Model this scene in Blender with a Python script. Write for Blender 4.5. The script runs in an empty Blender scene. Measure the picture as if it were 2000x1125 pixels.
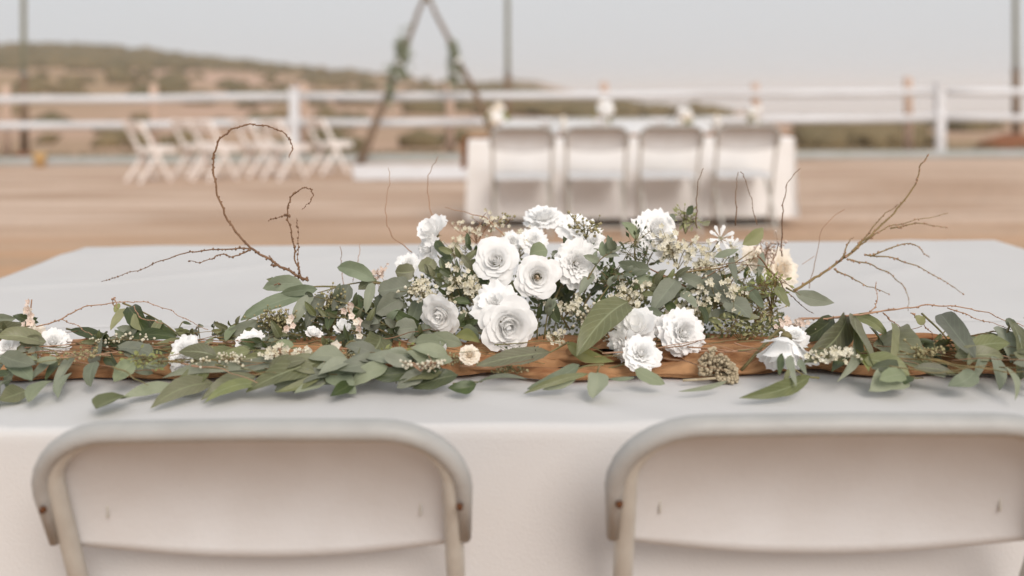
import bpy, bmesh, math, random
from mathutils import Vector, Matrix, Quaternion, noise
random.seed(7)
S = bpy.context.scene
COL = S.collection
PI = math.pi
# ------------------------------------------------------------ camera, sky, sun, exposure
F = 2040.0          # focal length in photo pixels (2000 px = 36 mm)
HC = 1.175          # eye height
HY = 180.0          # photo row of the optical axis
ROLL = 0.0075
cam = bpy.data.cameras.new('camera'); camo = bpy.data.objects.new('camera', cam); COL.objects.link(camo)
S.camera = camo
cam.sensor_width = 36; cam.lens = F / 2000 * 36
cam.shift_y = -(562.5 - HY) / 2000
cam.clip_start = 0.05; cam.clip_end = 20000
camo.matrix_world = Matrix.Translation((0, 0, HC)) @ Matrix.Rotation(PI / 2, 4, 'X') @ Matrix.Rotation(-ROLL, 4, 'Z')
cam.dof.use_dof = True; cam.dof.focus_distance = 1.62; cam.dof.aperture_fstop = 2.0

SUN_EL, SUN_AZ = math.radians(37), math.radians(160)     # low, behind the camera on the right
w = bpy.data.worlds.new('World'); S.world = w; w.use_nodes = True
nt = w.node_tree; nt.nodes.clear()
sky = nt.nodes.new('ShaderNodeTexSky'); sky.sky_type = 'NISHITA'; sky.sun_disc = False
sky.sun_elevation = SUN_EL; sky.sun_rotation = SUN_AZ; sky.dust_density = 4; sky.air_density = 1.0
hs = nt.nodes.new('ShaderNodeHueSaturation'); hs.inputs['Saturation'].default_value = 0.35
nt.links.new(sky.outputs[0], hs.inputs['Color'])
mx = nt.nodes.new('ShaderNodeMix'); mx.data_type = 'RGBA'; mx.inputs['Factor'].default_value = 0.88
nt.links.new(hs.outputs[0], mx.inputs['A']); mx.inputs['B'].default_value = (6.75, 6.9, 7.1, 1)
bg = nt.nodes.new('ShaderNodeBackground'); bg.inputs['Strength'].default_value = 0.1
out = nt.nodes.new('ShaderNodeOutputWorld')
nt.links.new(mx.outputs['Result'], bg.inputs['Color']); nt.links.new(bg.outputs[0], out.inputs['Surface'])
sl = bpy.data.lights.new('sun', 'SUN'); sl.energy = 2.4; sl.angle = math.radians(30); sl.color = (1.0, 0.91, 0.83)
so = bpy.data.objects.new('sun', sl); COL.objects.link(so)
sd = Vector((math.sin(SUN_AZ) * math.cos(SUN_EL), math.cos(SUN_AZ) * math.cos(SUN_EL), math.sin(SUN_EL)))
so.rotation_euler = sd.to_track_quat('Z', 'Y').to_euler()
S.view_settings.view_transform = 'Standard'; S.view_settings.look = 'None'
S.view_settings.exposure = 0.08; S.view_settings.gamma = 1.0; S.view_settings.use_curve_mapping = False
S.cycles.volume_bounces = 6; S.cycles.max_bounces = 14; S.cycles.diffuse_bounces = 8; S.cycles.transmission_bounces = 8
S.render.resolution_x = 1024; S.render.resolution_y = 576

# ------------------------------------------------------------ helpers
ZT = 0.76           # table height
def P(px, py, D):
    dx, dy = px - 1000, py - HY
    dx, dy = dx - ROLL * dy, dy + ROLL * dx
    return Vector((dx * D / F, D, HC - dy * D / F))
def TD(px, py, h=0.012):
    dy = (py - HY) + ROLL * (px - 1000)
    return (HC - ZT - h) * F / dy
def DA(px, py):
    "depth of a thing of the garland seen at this photo point"
    if py >= 660: return TD(px, py, 0.013 + 0.027 * max(0, min(1, (752 - py) / 40)))
    d0 = TD(px, 660, 0.040)
    return d0 + (660 - py) * 0.0009
def R(a, b): return random.uniform(a, b)

def tag(o, label=None, cat=None, group=None, kind=None):
    if label: o['label'] = label
    if cat: o['category'] = cat
    if group: o['group'] = group
    if kind: o['kind'] = kind
    return o
def empty(name, loc=(0, 0, 0), label=None, cat=None, group=None):
    o = bpy.data.objects.new(name, None); COL.objects.link(o); o.location = loc
    o.empty_display_size = 0.1
    return tag(o, label, cat, group)
def obj(name, data, mat=None, parent=None, origin=None):
    if isinstance(data, bmesh.types.BMesh):
        me = bpy.data.meshes.new(name); data.to_mesh(me); data.free()
        for p in me.polygons: p.use_smooth = True
    elif isinstance(data, tuple):
        me = bpy.data.meshes.new(name); me.from_pydata(data[0], [], data[1])
        for p in me.polygons: p.use_smooth = True
        if len(data) > 2 and data[2] is not None:
            uv = me.uv_layers.new(name='UVMap')
            for l in me.loops: uv.data[l.index].uv = data[2][l.vertex_index]
    else: me = data
    if mat is not None and not me.materials: me.materials.append(mat)
    o = bpy.data.objects.new(name, me); COL.objects.link(o)
    if parent: o.parent = parent
    return o
def kids(o): return [c for c in bpy.data.objects if c.parent == o]
def copy_tree(o, parent=None, **kw):
    c = o.copy(); COL.objects.link(c); c.parent = parent
    for ch in o.children: copy_tree(ch, c)
    for k, v in kw.items(): c[k] = v
    return c

class MB:
    "collects vertices and faces"
    def __init__(s): s.v = []; s.f = []; s.uv = []
    def add(s, vs, fs, uv=None):
        b = len(s.v); s.v += [tuple(v) for v in vs]; s.f += [tuple(i + b for i in f) for f in fs]
        s.uv += (uv if uv else [(0, 0)] * len(vs))
    def box(s, c, d, bev=0, rot=None):
        x, y, z = [k / 2 for k in d]; c = Vector(c)
        if bev <= 0:
            vs = [Vector((i * x, j * y, k * z)) for i in (-1, 1) for j in (-1, 1) for k in (-1, 1)]
            fs = [(0, 1, 3, 2), (4, 6, 7, 5), (0, 4, 5, 1), (2, 3, 7, 6), (0, 2, 6, 4), (1, 5, 7, 3)]
        else:
            bm = bmesh.new(); bmesh.ops.create_cube(bm, size=1)
            for v in bm.verts: v.co = Vector((v.co.x * 2 * x, v.co.y * 2 * y, v.co.z * 2 * z))
            bmesh.ops.bevel(bm, geom=bm.edges[:], offset=bev, segments=2, affect='EDGES', profile=0.5)
            bm.verts.index_update()
            vs = [v.co.copy() for v in bm.verts]; fs = [[v.index for v in f.verts] for f in bm.faces]; bm.free()
        if rot is not None: vs = [rot @ v for v in vs]
        s.add([v + c for v in vs], fs)
    def tube(s, pts, rad, n=8, cap=True, flat=None):
        pts = [Vector(p) for p in pts]; m = len(pts)
        rs = rad if isinstance(rad, (list, tuple)) else [rad] * m
        vs, fs = [], []
        up = None
        for i, p in enumerate(pts):
            t = (pts[min(i + 1, m - 1)] - pts[max(i - 1, 0)])
            if t.length < 1e-9: t = Vector((0, 0, 1))
            t.normalize()
            if up is None:
                up = t.orthogonal().normalized()
                if flat is not None: up = (flat[0] - t * t.dot(flat[0])).normalized()
            else:
                if flat is not None: up = (flat[0] - t * t.dot(flat[0])).normalized()
                else:
                    up = up - t * t.dot(up)
                    up = up.normalized() if up.length > 1e-6 else t.orthogonal().normalized()
            sd_ = t.cross(up)
            k = flat[1] if flat is not None else 1
            for j in range(n):
                a = 2 * PI * j / n
                vs.append(p + up * math.cos(a) * rs[i] * k + sd_ * math.sin(a) * rs[i])
        for i in range(m - 1):
            for j in range(n):
                a, b = i * n + j, i * n + (j + 1) % n
                fs.append((a, b, b + n, a + n))
        if cap:
            fs.append(tuple(range(n))[::-1]); fs.append(tuple((m - 1) * n + j for j in range(n)))
        s.add(vs, fs)
    def blob(s, c, r, sub=1, jit=0.0, sq=(1, 1, 1)):
        bm = bmesh.new(); bmesh.ops.create_icosphere(bm, subdivisions=sub, radius=1)
        bm.verts.index_update(); c = Vector(c)
        vs = [c + Vector((v.co.x * sq[0], v.co.y * sq[1], v.co.z * sq[2])) * r * (1 + R(-jit, jit)) for v in bm.verts]
        fs = [[v.index for v in f.verts] for f in bm.faces]; bm.free()
        s.add(vs, fs)
    def grid(s, fn, nu, nv, uv=False):
        vs, fs, us = [], [], []
        for i in range(nu + 1):
            for j in range(nv + 1):
                vs.append(fn(i / nu, j / nv)); us.append((i / nu, j / nv))
        for i in range(nu):
            for j in range(nv):
                a = i * (nv + 1) + j
                fs.append((a, a + 1, a + nv + 2, a + nv + 1))
        s.add(vs, fs, us)
    def build(s, name, mat, parent=None, uv=False, flatshade=False):
        o = obj(name, (s.v, s.f, s.uv if uv else None), mat, parent)
        if flatshade:
            for p in o.data.polygons: p.use_smooth = False
        return o
def smooth(pts, n=5):
    pts = [Vector(p) for p in pts]
    if len(pts) < 3: return pts
    q = [pts[0] * 2 - pts[1]] + pts + [pts[-1] * 2 - pts[-2]]
    res = []
    for i in range(1, len(q) - 2):
        p0, p1, p2, p3 = q[i - 1:i + 3]
        for k in range(n):
            t = k / n
            res.append(0.5 * ((2 * p1) + (p2 - p0) * t + (2 * p0 - 5 * p1 + 4 * p2 - p3) * t * t + (3 * p1 - p0 - 3 * p2 + p3) * t ** 3))
    res.append(pts[-1]); return res
def sstep(a, b, x):
    t = max(0, min(1, (x - a) / (b - a))); return t * t * (3 - 2 * t)
def lerp_table(tab, x):
    if x <= tab[0][0]: return tab[0][1]
    for (a, b), (c, d) in zip(tab, tab[1:]):
        if x <= c: return b + (d - b) * (x - a) / (c - a)
    return tab[-1][1]

# ------------------------------------------------------------ materials
def material(name, col, rough=0.6, col2=None, scale=5, stretch=(1, 1, 1), rand=0.0, trans=0.0, tcol=None, bump=0.0, bscale=40, detail=4, spec=0.3, metal=0, gen='Object', thr=(0.35, 0.65), huer=0.0):
    m = bpy.data.materials.new(name); m.use_nodes = True; t = m.node_tree; N = t.nodes; L = t.links
    b = N['Principled BSDF']; b.inputs['Roughness'].default_value = rough; b.inputs['Metallic'].default_value = metal
    b.inputs['Specular IOR Level'].default_value = spec
    tc = N.new('ShaderNodeTexCoord'); mp = N.new('ShaderNodeMapping'); mp.inputs['Scale'].default_value = stretch
    L.new(tc.outputs[gen], mp.inputs['Vector'])
    src = None
    rgb = N.new('ShaderNodeRGB'); rgb.outputs[0].default_value = (*col, 1); src = rgb.outputs[0]
    if col2:
        nz = N.new('ShaderNodeTexNoise'); nz.inputs['Scale'].default_value = scale; nz.inputs['Detail'].default_value = detail
        L.new(mp.outputs[0], nz.inputs['Vector'])
        mr = N.new('ShaderNodeMapRange'); mr.inputs[1].default_value = thr[0]; mr.inputs[2].default_value = thr[1]
        L.new(nz.outputs['Fac'], mr.inputs[0])
        mi = N.new('ShaderNodeMix'); mi.data_type = 'RGBA'; L.new(mr.outputs[0], mi.inputs['Factor'])
        L.new(src, mi.inputs['A']); mi.inputs['B'].default_value = (*col2, 1); src = mi.outputs['Result']
    if rand or huer:
        oi = N.new('ShaderNodeObjectInfo'); mr = N.new('ShaderNodeMapRange')
        mr.inputs[3].default_value = 1 - rand; mr.inputs[4].default_value = 1 + rand
        L.new(oi.outputs['Random'], mr.inputs[0])
        hv = N.new('ShaderNodeHueSaturation'); L.new(src, hv.inputs['Color']); L.new(mr.outputs[0], hv.inputs['Value'])
        if huer:
            ml = N.new('ShaderNodeMath'); ml.operation = 'MULTIPLY'; ml.inputs[1].default_value = 17.3; L.new(oi.outputs['Random'], ml.inputs[0])
            fr = N.new('ShaderNodeMath'); fr.operation = 'FRACT'; L.new(ml.outputs[0], fr.inputs[0])
            m3 = N.new('ShaderNodeMapRange'); m3.inputs[3].default_value = 0.5 - huer; m3.inputs[4].default_value = 0.5 + huer
            L.new(fr.outputs[0], m3.inputs[0]); L.new(m3.outputs[0], hv.inputs['Hue'])
            m4 = N.new('ShaderNodeMapRange'); m4.inputs[3].default_value = 0.7; m4.inputs[4].default_value = 1.2
            L.new(fr.outputs[0], m4.inputs[0]); L.new(m4.outputs[0], hv.inputs['Saturation'])
        src = hv.outputs[0]
    L.new(src, b.inputs['Base Color'])
    if bump:
        nb = N.new('ShaderNodeTexNoise'); nb.inputs['Scale'].default_value = bscale; nb.inputs['Detail'].default_value = 5
        L.new(mp.outputs[0], nb.inputs['Vector'])
        bp = N.new('ShaderNodeBump'); bp.inputs['Strength'].default_value = bump; bp.inputs['Distance'].default_value = 0.01
        L.new(nb.outputs['Fac'], bp.inputs['Height']); L.new(bp.outputs[0], b.inputs['Normal'])
    if trans:
        tr = N.new('ShaderNodeBsdfTranslucent'); ms = N.new('ShaderNodeMixShader'); ms.inputs[0].default_value = trans
        if tcol: tr.inputs['Color'].default_value = (*tcol, 1)
        else: L.new(src, tr.inputs['Color'])
        L.new(b.outputs[0], ms.inputs[1]); L.new(tr.outputs[0], ms.inputs[2])
        L.new(ms.outputs[0], N['Material Output'].inputs['Surface'])
    m['src'] = 1
    return m
def veins(m, amount=0.5, pale=(0.34, 0.37, 0.22)):
    "midrib and side veins from the leaf's own UV"
    t = m.node_tree; N = t.nodes; L = t.links; b = N['Principled BSDF']
    link = b.inputs['Base Color'].links[0]; src = link.from_socket
    uv = N.new('ShaderNodeUVMap'); sp = N.new('ShaderNodeSeparateXYZ'); L.new(uv.outputs[0], sp.inputs[0])
    def M(op, a, bb=None, c=None):
        n = N.new('ShaderNodeMath'); n.operation = op
        for i, q in enumerate((a, bb, c)):
            if q is None: continue
            if isinstance(q, (int, float)): n.inputs[i].default_value = q
            else: L.new(q, n.inputs[i])
        return n.outputs[0]
    au = M('ABSOLUTE', M('SUBTRACT', sp.outputs[0], 0.5))          # 0 at the midrib, 0.5 at the edge
    mid = M('SUBTRACT', 1.0, M('SMOOTH_MIN', M('MULTIPLY', au, 22.0), 1.0, 0.2))
    ph = M('SUBTRACT', M('MULTIPLY', sp.outputs[1], 8.0), M('MULTIPLY', au, 5.0))
    side = M('POWER', M('ABSOLUTE', M('COSINE', M('MULTIPLY', ph, PI))), 26.0)
    tot = M('MULTIPLY', M('MAXIMUM', mid, M('MULTIPLY', side, 0.35)), amount)
    mi = N.new('ShaderNodeMix'); mi.data_type = 'RGBA'; L.new(tot, mi.inputs['Factor']); L.new(src, mi.inputs['A'])
    mi.inputs['B'].default_value = (*pale, 1); L.new(mi.outputs['Result'], b.inputs['Base Color'])
    bp = N.new('ShaderNodeBump'); bp.inputs['Strength'].default_value = 0.35; bp.inputs['Distance'].default_value = 0.002
    L.new(tot, bp.inputs['Height']); L.new(bp.outputs[0], b.inputs['Normal'])
    return m
M = {}
M['ground'] = None
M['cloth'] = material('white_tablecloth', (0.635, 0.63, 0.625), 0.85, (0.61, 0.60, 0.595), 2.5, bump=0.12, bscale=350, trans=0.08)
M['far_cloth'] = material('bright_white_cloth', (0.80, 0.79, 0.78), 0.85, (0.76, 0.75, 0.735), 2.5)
M['rust'] = material('rust_gauze', (0.66, 0.37, 0.185), 0.9, (0.36, 0.165, 0.075), 16, (0.7, 2.4, 2), trans=0.25, bump=0.5, bscale=420)
M['white_plastic'] = material('white_plastic', (0.59, 0.60, 0.615), 0.42, (0.55, 0.55, 0.555), 9, bump=0.05, bscale=120, spec=0.4)
M['sage'] = material('sage_greenery', (0.27, 0.29, 0.20), 0.8, (0.20, 0.22, 0.14), 20, trans=0.2)
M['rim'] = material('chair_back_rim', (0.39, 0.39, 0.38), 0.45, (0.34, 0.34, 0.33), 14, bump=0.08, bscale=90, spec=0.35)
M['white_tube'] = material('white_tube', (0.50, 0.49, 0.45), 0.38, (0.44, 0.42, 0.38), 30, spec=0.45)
M['screw'] = material('rusty_screw', (0.16, 0.06, 0.02), 0.6, (0.07, 0.03, 0.015), 300, metal=0.4)
M['steel'] = material('grey_steel', (0.3, 0.3, 0.3), 0.4, metal=0.6)
M['petal'] = material('white_petal', (0.955, 0.96, 0.965), 0.6, (0.94, 0.93, 0.91), 40, trans=0.28, rand=0.03, spec=0.15)
M['petal_cream'] = material('cream_petal', (0.90, 0.85, 0.75), 0.6, (0.88, 0.79, 0.68), 50, trans=0.25, rand=0.04, spec=0.15)
M['petal_pink'] = material('blush_petal', (0.78, 0.60, 0.50), 0.6, (0.84, 0.74, 0.66), 90, trans=0.25, rand=0.1, spec=0.15)
M['floret'] = material('tiny_white_blossom', (0.80, 0.77, 0.66), 0.6, (0.66, 0.60, 0.42), 90, trans=0.2)
M['leaf_olive'] = veins(material('olive_leaf', (0.19, 0.19, 0.10), 0.42, (0.15, 0.155, 0.08), 50, rand=0.35, huer=0.02, trans=0.22, tcol=(0.22, 0.26, 0.07), spec=0.4), 0.8)
M['leaf_grey'] = veins(material('grey_green_leaf', (0.235, 0.255, 0.185), 0.6, (0.185, 0.205, 0.145), 45, rand=0.32, huer=0.025, trans=0.2, tcol=(0.22, 0.28, 0.13), spec=0.3), 0.5, (0.3, 0.34, 0.25))
M['leaf_pale'] = veins(material('pale_leaf_underside', (0.30, 0.33, 0.225), 0.65, (0.26, 0.29, 0.19), 40, rand=0.12, huer=0.012, trans=0.25, tcol=(0.3, 0.34, 0.16), spec=0.2), 0.35, (0.42, 0.44, 0.3))
M['leaf_dark'] = veins(material('dark_leaf', (0.075, 0.095, 0.04), 0.4, (0.055, 0.07, 0.035), 50, rand=0.25, huer=0.015, trans=0.15, tcol=(0.12, 0.16, 0.04), spec=0.4), 0.5, (0.2, 0.22, 0.11))
M['leaf_lime'] = veins(material('fresh_leaf', (0.34, 0.35, 0.15), 0.5, (0.27, 0.29, 0.12), 45, rand=0.15, huer=0.015, trans=0.35, tcol=(0.4, 0.42, 0.12), spec=0.3), 0.3)  # brighter lime also carries golden light shining through the right-hand foliage
M['filler'] = material('filler_foliage', (0.10, 0.12, 0.05), 0.6, (0.17, 0.17, 0.075), 30, trans=0.15)
M['seed'] = material('seed_heads', (0.26, 0.25, 0.12), 0.7, (0.34, 0.28, 0.16), 70)
M['stem'] = material('willow_stem', (0.16, 0.085, 0.045), 0.6, (0.24, 0.14, 0.08), 80, spec=0.3)
M['stem_gold'] = material('golden_stem', (0.25, 0.175, 0.07), 0.6, (0.16, 0.11, 0.045), 60)
M['stem_pink'] = material('pinkish_twig', (0.42, 0.25, 0.16), 0.6, (0.32, 0.19, 0.12), 60)
M['stem_green'] = material('green_stem', (0.15, 0.15, 0.06), 0.6, (0.22, 0.16, 0.08), 60)
M['dried'] = material('dried_flower', (0.36, 0.29, 0.19), 0.9, (0.48, 0.41, 0.29), 120)
M['fence_white'] = material('white_painted_board', (0.72, 0.74, 0.77), 0.6, (0.55, 0.55, 0.56), 3, (0.3, 4, 4))
M['kerb'] = material('grey_board', (0.42, 0.44, 0.44), 0.8, (0.36, 0.38, 0.36), 2)
M['wood_post'] = material('raw_wood_post', (0.60, 0.44, 0.35), 0.8, (0.46, 0.33, 0.25), 6, (3, 3, 0.6))
M['dark_wood'] = material('dark_wood_pole', (0.20, 0.135, 0.085), 0.8, (0.14, 0.095, 0.06), 6, (4, 4, 0.5))
M['pole'] = material('weathered_pole', (0.22, 0.22, 0.16), 0.8, (0.17, 0.16, 0.11), 5, (4, 4, 0.4))
M['chair_wood'] = material('white_painted_wood', (0.86, 0.80, 0.76), 0.5, (0.80, 0.73, 0.68), 12)
M['carpet'] = material('white_aisle_cloth', (0.78, 0.74, 0.73), 0.9, (0.7, 0.66, 0.64), 3)
M['bucket'] = material('tan_bucket', (0.60, 0.40, 0.18), 0.6)
M['bush'] = material('scrub_leaves', (0.20, 0.15, 0.08), 0.9, (0.12, 0.10, 0.052), 0.4)
M['dirt_red'] = material('reddish_dirt', (0.28, 0.11, 0.05), 0.95, (0.2, 0.09, 0.05), 8)
M['grass'] = material('dry_grass', (0.16, 0.16, 0.09), 0.9, (0.28, 0.22, 0.11), 2)
M['glass'] = material('milky_glass', (0.7, 0.7, 0.68), 0.2)
# ground: sand raked into bands near, scrub and bare soil on the hills
def ground_mat():
    m = bpy.data.materials.new('sandy_ground'); m.use_nodes = True; t = m.node_tree; N = t.nodes; L = t.links
    b = N['Principled BSDF']; b.inputs['Roughness'].default_value = 0.95; b.inputs['Specular IOR Level'].default_value = 0.1
    ge = N.new('ShaderNodeNewGeometry')
    def noise_(scale, st, lo, hi, det=4):
        mp = N.new('ShaderNodeMapping'); mp.inputs['Scale'].default_value = st; L.new(ge.outputs['Position'], mp.inputs[0])
        n = N.new('ShaderNodeTexNoise'); n.inputs['Scale'].default_value = scale; n.inputs['Detail'].default_value = det
        L.new(mp.outputs[0], n.inputs[0]); r = N.new('ShaderNodeMapRange'); r.inputs[1].default_value = lo; r.inputs[2].default_value = hi
        L.new(n.outputs['Fac'], r.inputs[0]); return r.outputs[0]
    def mix(f, a, bcol):
        q = N.new('ShaderNodeMix'); q.data_type = 'RGBA'; L.new(f, q.inputs['Factor'])
        if isinstance(a, tuple): q.inputs['A'].default_value = (*a, 1)
        else: L.new(a, q.inputs['A'])
        if isinstance(bcol, tuple): q.inputs['B'].default_value = (*bcol, 1)
        else: L.new(bcol, q.inputs['B'])
        return q.outputs['Result']
    c = mix(noise_(1.0, (0.30, 1.2, 1), 0.40, 0.60), (0.44, 0.305, 0.22), (0.59, 0.45, 0.355))
    c = mix(noise_(1.0, (0.25, 2.2, 1), 0.52, 0.72), c, (0.35, 0.235, 0.16))
    c = mix(noise_(3.0, (1, 1, 1), 0.58, 0.8), c, (0.47, 0.36, 0.28))
    yn = N.new('ShaderNodeSeparateXYZ'); L.new(ge.outputs['Position'], yn.inputs[0]); yr = N.new('ShaderNodeMapRange'); yr.inputs[1].default_value = 9.8; yr.inputs[2].default_value = 7.6; L.new(yn.outputs[1], yr.inputs[0])
    c = mix(yr.outputs[0], c, mix(noise_(1.0, (0.3, 2.5, 1), 0.4, 0.6), (0.50, 0.31, 0.19), (0.44, 0.30, 0.20)))
    # farther off: bare soil and olive scrub
    soil = mix(noise_(0.05, (1, 1, 1), 0.4, 0.6), (0.50, 0.34, 0.255), (0.34, 0.24, 0.145))
    scrub = mix(noise_(0.35, (1, 1, 1), 0.4, 0.65), (0.23, 0.17, 0.10), (0.15, 0.115, 0.065))
    sp = N.new('ShaderNodeSeparateXYZ'); L.new(ge.outputs['Position'], sp.inputs[0])
    h = N.new('ShaderNodeMapRange'); h.inputs[1].default_value = 3.3; h.inputs[2].default_value = 5.2; L.new(sp.outputs[2], h.inputs[0])
    far = mix(h.outputs[0], soil, scrub)
    y = N.new('ShaderNodeMapRange'); y.inputs[1].default_value = 18.2; y.inputs[2].default_value = 21; L.new(sp.outputs[1], y.inputs[0])
    c = mix(y.outputs[0], c, far)
    L.new(c, b.inputs['Base Color'])
    nb = N.new('ShaderNodeTexNoise'); nb.inputs['Scale'].default_value = 6; nb.inputs['Detail'].default_value = 6; L.new(ge.outputs['Position'], nb.inputs[0])
    bp = N.new('ShaderNodeBump'); bp.inputs['Strength'].default_value = 0.7; bp.inputs['Distance'].default_value = 0.08
    L.new(nb.outputs['Fac'], bp.inputs['Height']); L.new(bp.outputs[0], b.inputs['Normal'])
    return m
M['ground'] = ground_mat()

# ------------------------------------------------------------ terrain
RIDGE = [(-1400, 60), (-600, 62), (0, 80), (200, 88), (400, 112), (600, 136), (800, 151), (880, 163), (1000, 172), (1100, 190), (1300, 217), (1500, 232), (1620, 246), (2000, 258), (3500, 268)]
def height(x, y):
    if y < 24: return 0.0
    px = 1000 + F * x / max(y, 24.0)
    zr = HC + (HY - lerp_table(RIDGE, px)) * 150 / F         # crest height at 150 m
    if y <= 150:
        t = (y - 24) / 126.0
        z = zr * (t ** 1.35)
        z += 0.5 * noise.noise(Vector((x * 0.05, y * 0.05, 3))) * sstep(24, 60, y) * (0.3 + 0.7 * sstep(0, 5, zr))
        return z
    z = zr - (zr + 60) * sstep(150, 330, y)
    # second low hill farther right
    px2 = 1000 + F * x / y
    g = 0
    if y < 620:
        top = HC + (HY - lerp_table([(820, 182), (880, 176), (945, 160), (985, 153), (1040, 156), (1090, 170), (1160, 190), (1300, 210), (1480, 222), (1530, 300), (1580, 700)], px2)) * 420 / F
        if 780 < px2 < 1700:
            e = math.exp(-((y - 420) / 55.0) ** 2)
            z = max(z, -60 + (top + 60) * e)
    return z
rows = [-30, -10, 2, 6, 8, 10, 12, 14, 16, 18, 20, 22, 24] + [24 + 6 * i for i in range(1, 24)] + [175, 200, 230, 260, 300, 330, 360] + [370 + 10 * i for i in range(0, 16)] + [560, 620, 800, 1200, 2000, 3500, 6000, 9000]
vs, fs = [], []
NC = 120
for y in rows:
    yy = max(y, 30)
    for c in range(NC + 1):
        x = (c / NC * 2 - 1) * yy * 1.35 + (0 if y > 30 else 0)
        vs.append((x, y, height(x, y)))
for i in range(len(rows) - 1):
    for c in range(NC):
        a = i * (NC + 1) + c
        fs.append((a, a + 1, a + NC + 2, a + NC + 1))
g = obj('ground', (vs, fs, None), M['ground']); tag(g, kind='structure')

# scrub on the slopes (nobody could count it)
mb = MB()
random.seed(11)
n = 0
while n < 1500:
    y = R(45, 152); px = R(-150, 1150) if random.random() < 0.8 else R(1150, 2100); x = (px - 1000) * y / F
    z = height(x, y)
    dens = 0.9 if z > 3.6 else 0.05
    if px > 900: dens = 0.35
    if px > 1400: continue
    if random.random() > dens: continue
    n += 1
    mb.blob((x, y, z + 0.15), R(0.35, 1.0), 1, 0.3, (1.3, 1, 0.7))
for k in range(130):                                          # low brush just beyond the fence
    y = R(21, 40); px = R(1560, 1790) if k % 2 else (R(0, 900) if k % 4 else R(1100, 2050))
    x = (px - 1000) * y / F
    mb.blob((x, y, height(x, y) + 0.1), R(0.2, 0.42), 1, 0.35, (1.5, 1, 0.8))
tag(mb.build('scrub', M['bush']), 'olive brown scrub scattered over the dry hillside behind the fence', 'scrub', kind='stuff')
# strip of dry grass along the fence foot
mb = MB()
for k in range(5200):
    x = R(-11, 11); y = 17.95 + R(0, 1.5) ; hgt = R(0.05, 0.2); a = R(0, PI)
    d = Vector((math.cos(a), math.sin(a), 0)) * R(0.012, 0.03); l = Vector((R(-.06, .06), R(-.04, .04), hgt)); p = Vector((x, y, 0))
    mb.add([p - d, p + d, p + l], [(0, 1, 2)])
tag(mb.build('grass', M['grass']), 'dry grey green grass tufts along the foot of the fence', 'grass', kind='stuff')

# haze
mb = MB(); mb.box((0, 4480, -22.6), (24800, 9060, 80)); hz = mb.build('haze', None)
hm = bpy.data.materials.new('haze_air'); hm.use_nodes = True; hm.node_tree.nodes.clear()
pv = hm.node_tree.nodes.new('ShaderNodeVolumePrincipled'); ho = hm.node_tree.nodes.new('ShaderNodeOutputMaterial')
pv.inputs['Color'].default_value = (0.98, 0.99, 1.0, 1); pv.inputs['Density'].default_value = 0.0011; pv.inputs['Anisotropy'].default_value = 0.2
hm.node_tree.links.new(pv.outputs[0], ho.inputs['Volume']); hz.data.materials.append(hm)
tag(hz, 'pale haze over the far valley', 'haze', kind='stuff')

# ------------------------------------------------------------ fences and poles
FD = 17.8
fence = empty('rail_fence', (0, FD, 0), 'white painted rail fence with two rails and a low kerb board, crossing the whole view', 'fence')
FX = lambda px, D=FD: (px - 1000) * D / F
for z, r in ((1.125, 0.066), (0.68, 0.066)):
    for a, b in ((-14, FX(575)), (FX(575), FX(1835)), (FX(1835), 14)):
        m2 = MB()
        pts = [Vector((a + (b - a) * k / 8, 0, z + 0.008 * math.sin(k * 2.1 + a) - 0.02 * math.sin(k / 8 * PI))) for k in range(9)]
        m2.tube(pts, r, 8); m2.build('rail', M['fence_white'], fence)
for px in (-55, 575, 1835):
    m2 = MB(); m2.box((FX(px), -0.01, 0.62), (0.15, 0.15, 1.24), 0.015); m2.box((FX(px), -0.01, 1.26), (0.18, 0.18, 0.04), 0.01); m2.build('post', M['fence_white'], fence)
m2 = MB(); m2.box((0, -0.1, 0.07), (28, 0.05, 0.13), 0.006); m2.build('kerb_board', M['kerb'], fence)
PD = 18.7
names = {12: 'leftmost, at the edge of the frame', 300: 'behind the second of the white wooden chairs', 592: 'close beside the white fence post at the chairs', 878: 'inside the wooden triangle arch', 1180: 'behind the middle of the distant table', 1475: 'behind the right end of the distant table', 1773: 'just left of the right-hand white fence post'}
for px, tx in names.items():
    t = empty('wooden_post', (FX(px, PD), PD, 0), 'reddish wood post behind the fence, ' + tx, 'post', 'wooden posts behind the white rail fence')
    m2 = MB(); hgt = R(1.3, 1.42)
    m2.tube([(0, 0, -0.1), (0.01, 0, hgt * 0.5), (0, 0, hgt - 0.02), (0, 0, hgt)], [0.085, 0.08, 0.075, 0.05], 10); m2.build('shaft', M['wood_post'], t)
    m2 = MB(); m2.box((0.0, -0.085, 0.62), (0.05, 0.02, 0.1), 0.003); m2.build('bracket', M['steel'], t)
for px, dd, tx in ((47, 19.6, 'leftmost tall thin dark pole, rising out of the frame behind the fence'), (992, 21.5, 'middle tall thin dark pole, rising above the distant table'), (1984, 20.5, 'rightmost tall thin dark pole at the right edge of the frame')):
    t = empty('tall_pole', (FX(px, dd), dd, 0), tx, 'pole', 'tall poles behind the fence')
    m2 = MB(); m2.tube([(0, 0, -0.1), (0.0, 0, 2.2), (0.01, 0, 4.5), (0, 0, 6.2)], [0.055, 0.05, 0.045, 0.04], 10); m2.build('shaft', M['pole'], t)
    m2 = MB(); m2.tube([(0, 0, 0), (0, 0, 1.55)], [0.08, 0.07], 10); m2.build('sleeve', M['dark_wood'], t)
    m2 = MB(); m2.tube([(0, 0, 1.55), (0, 0, 1.6)], 0.08, 10); m2.build('collar', M['steel'], t)
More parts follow.
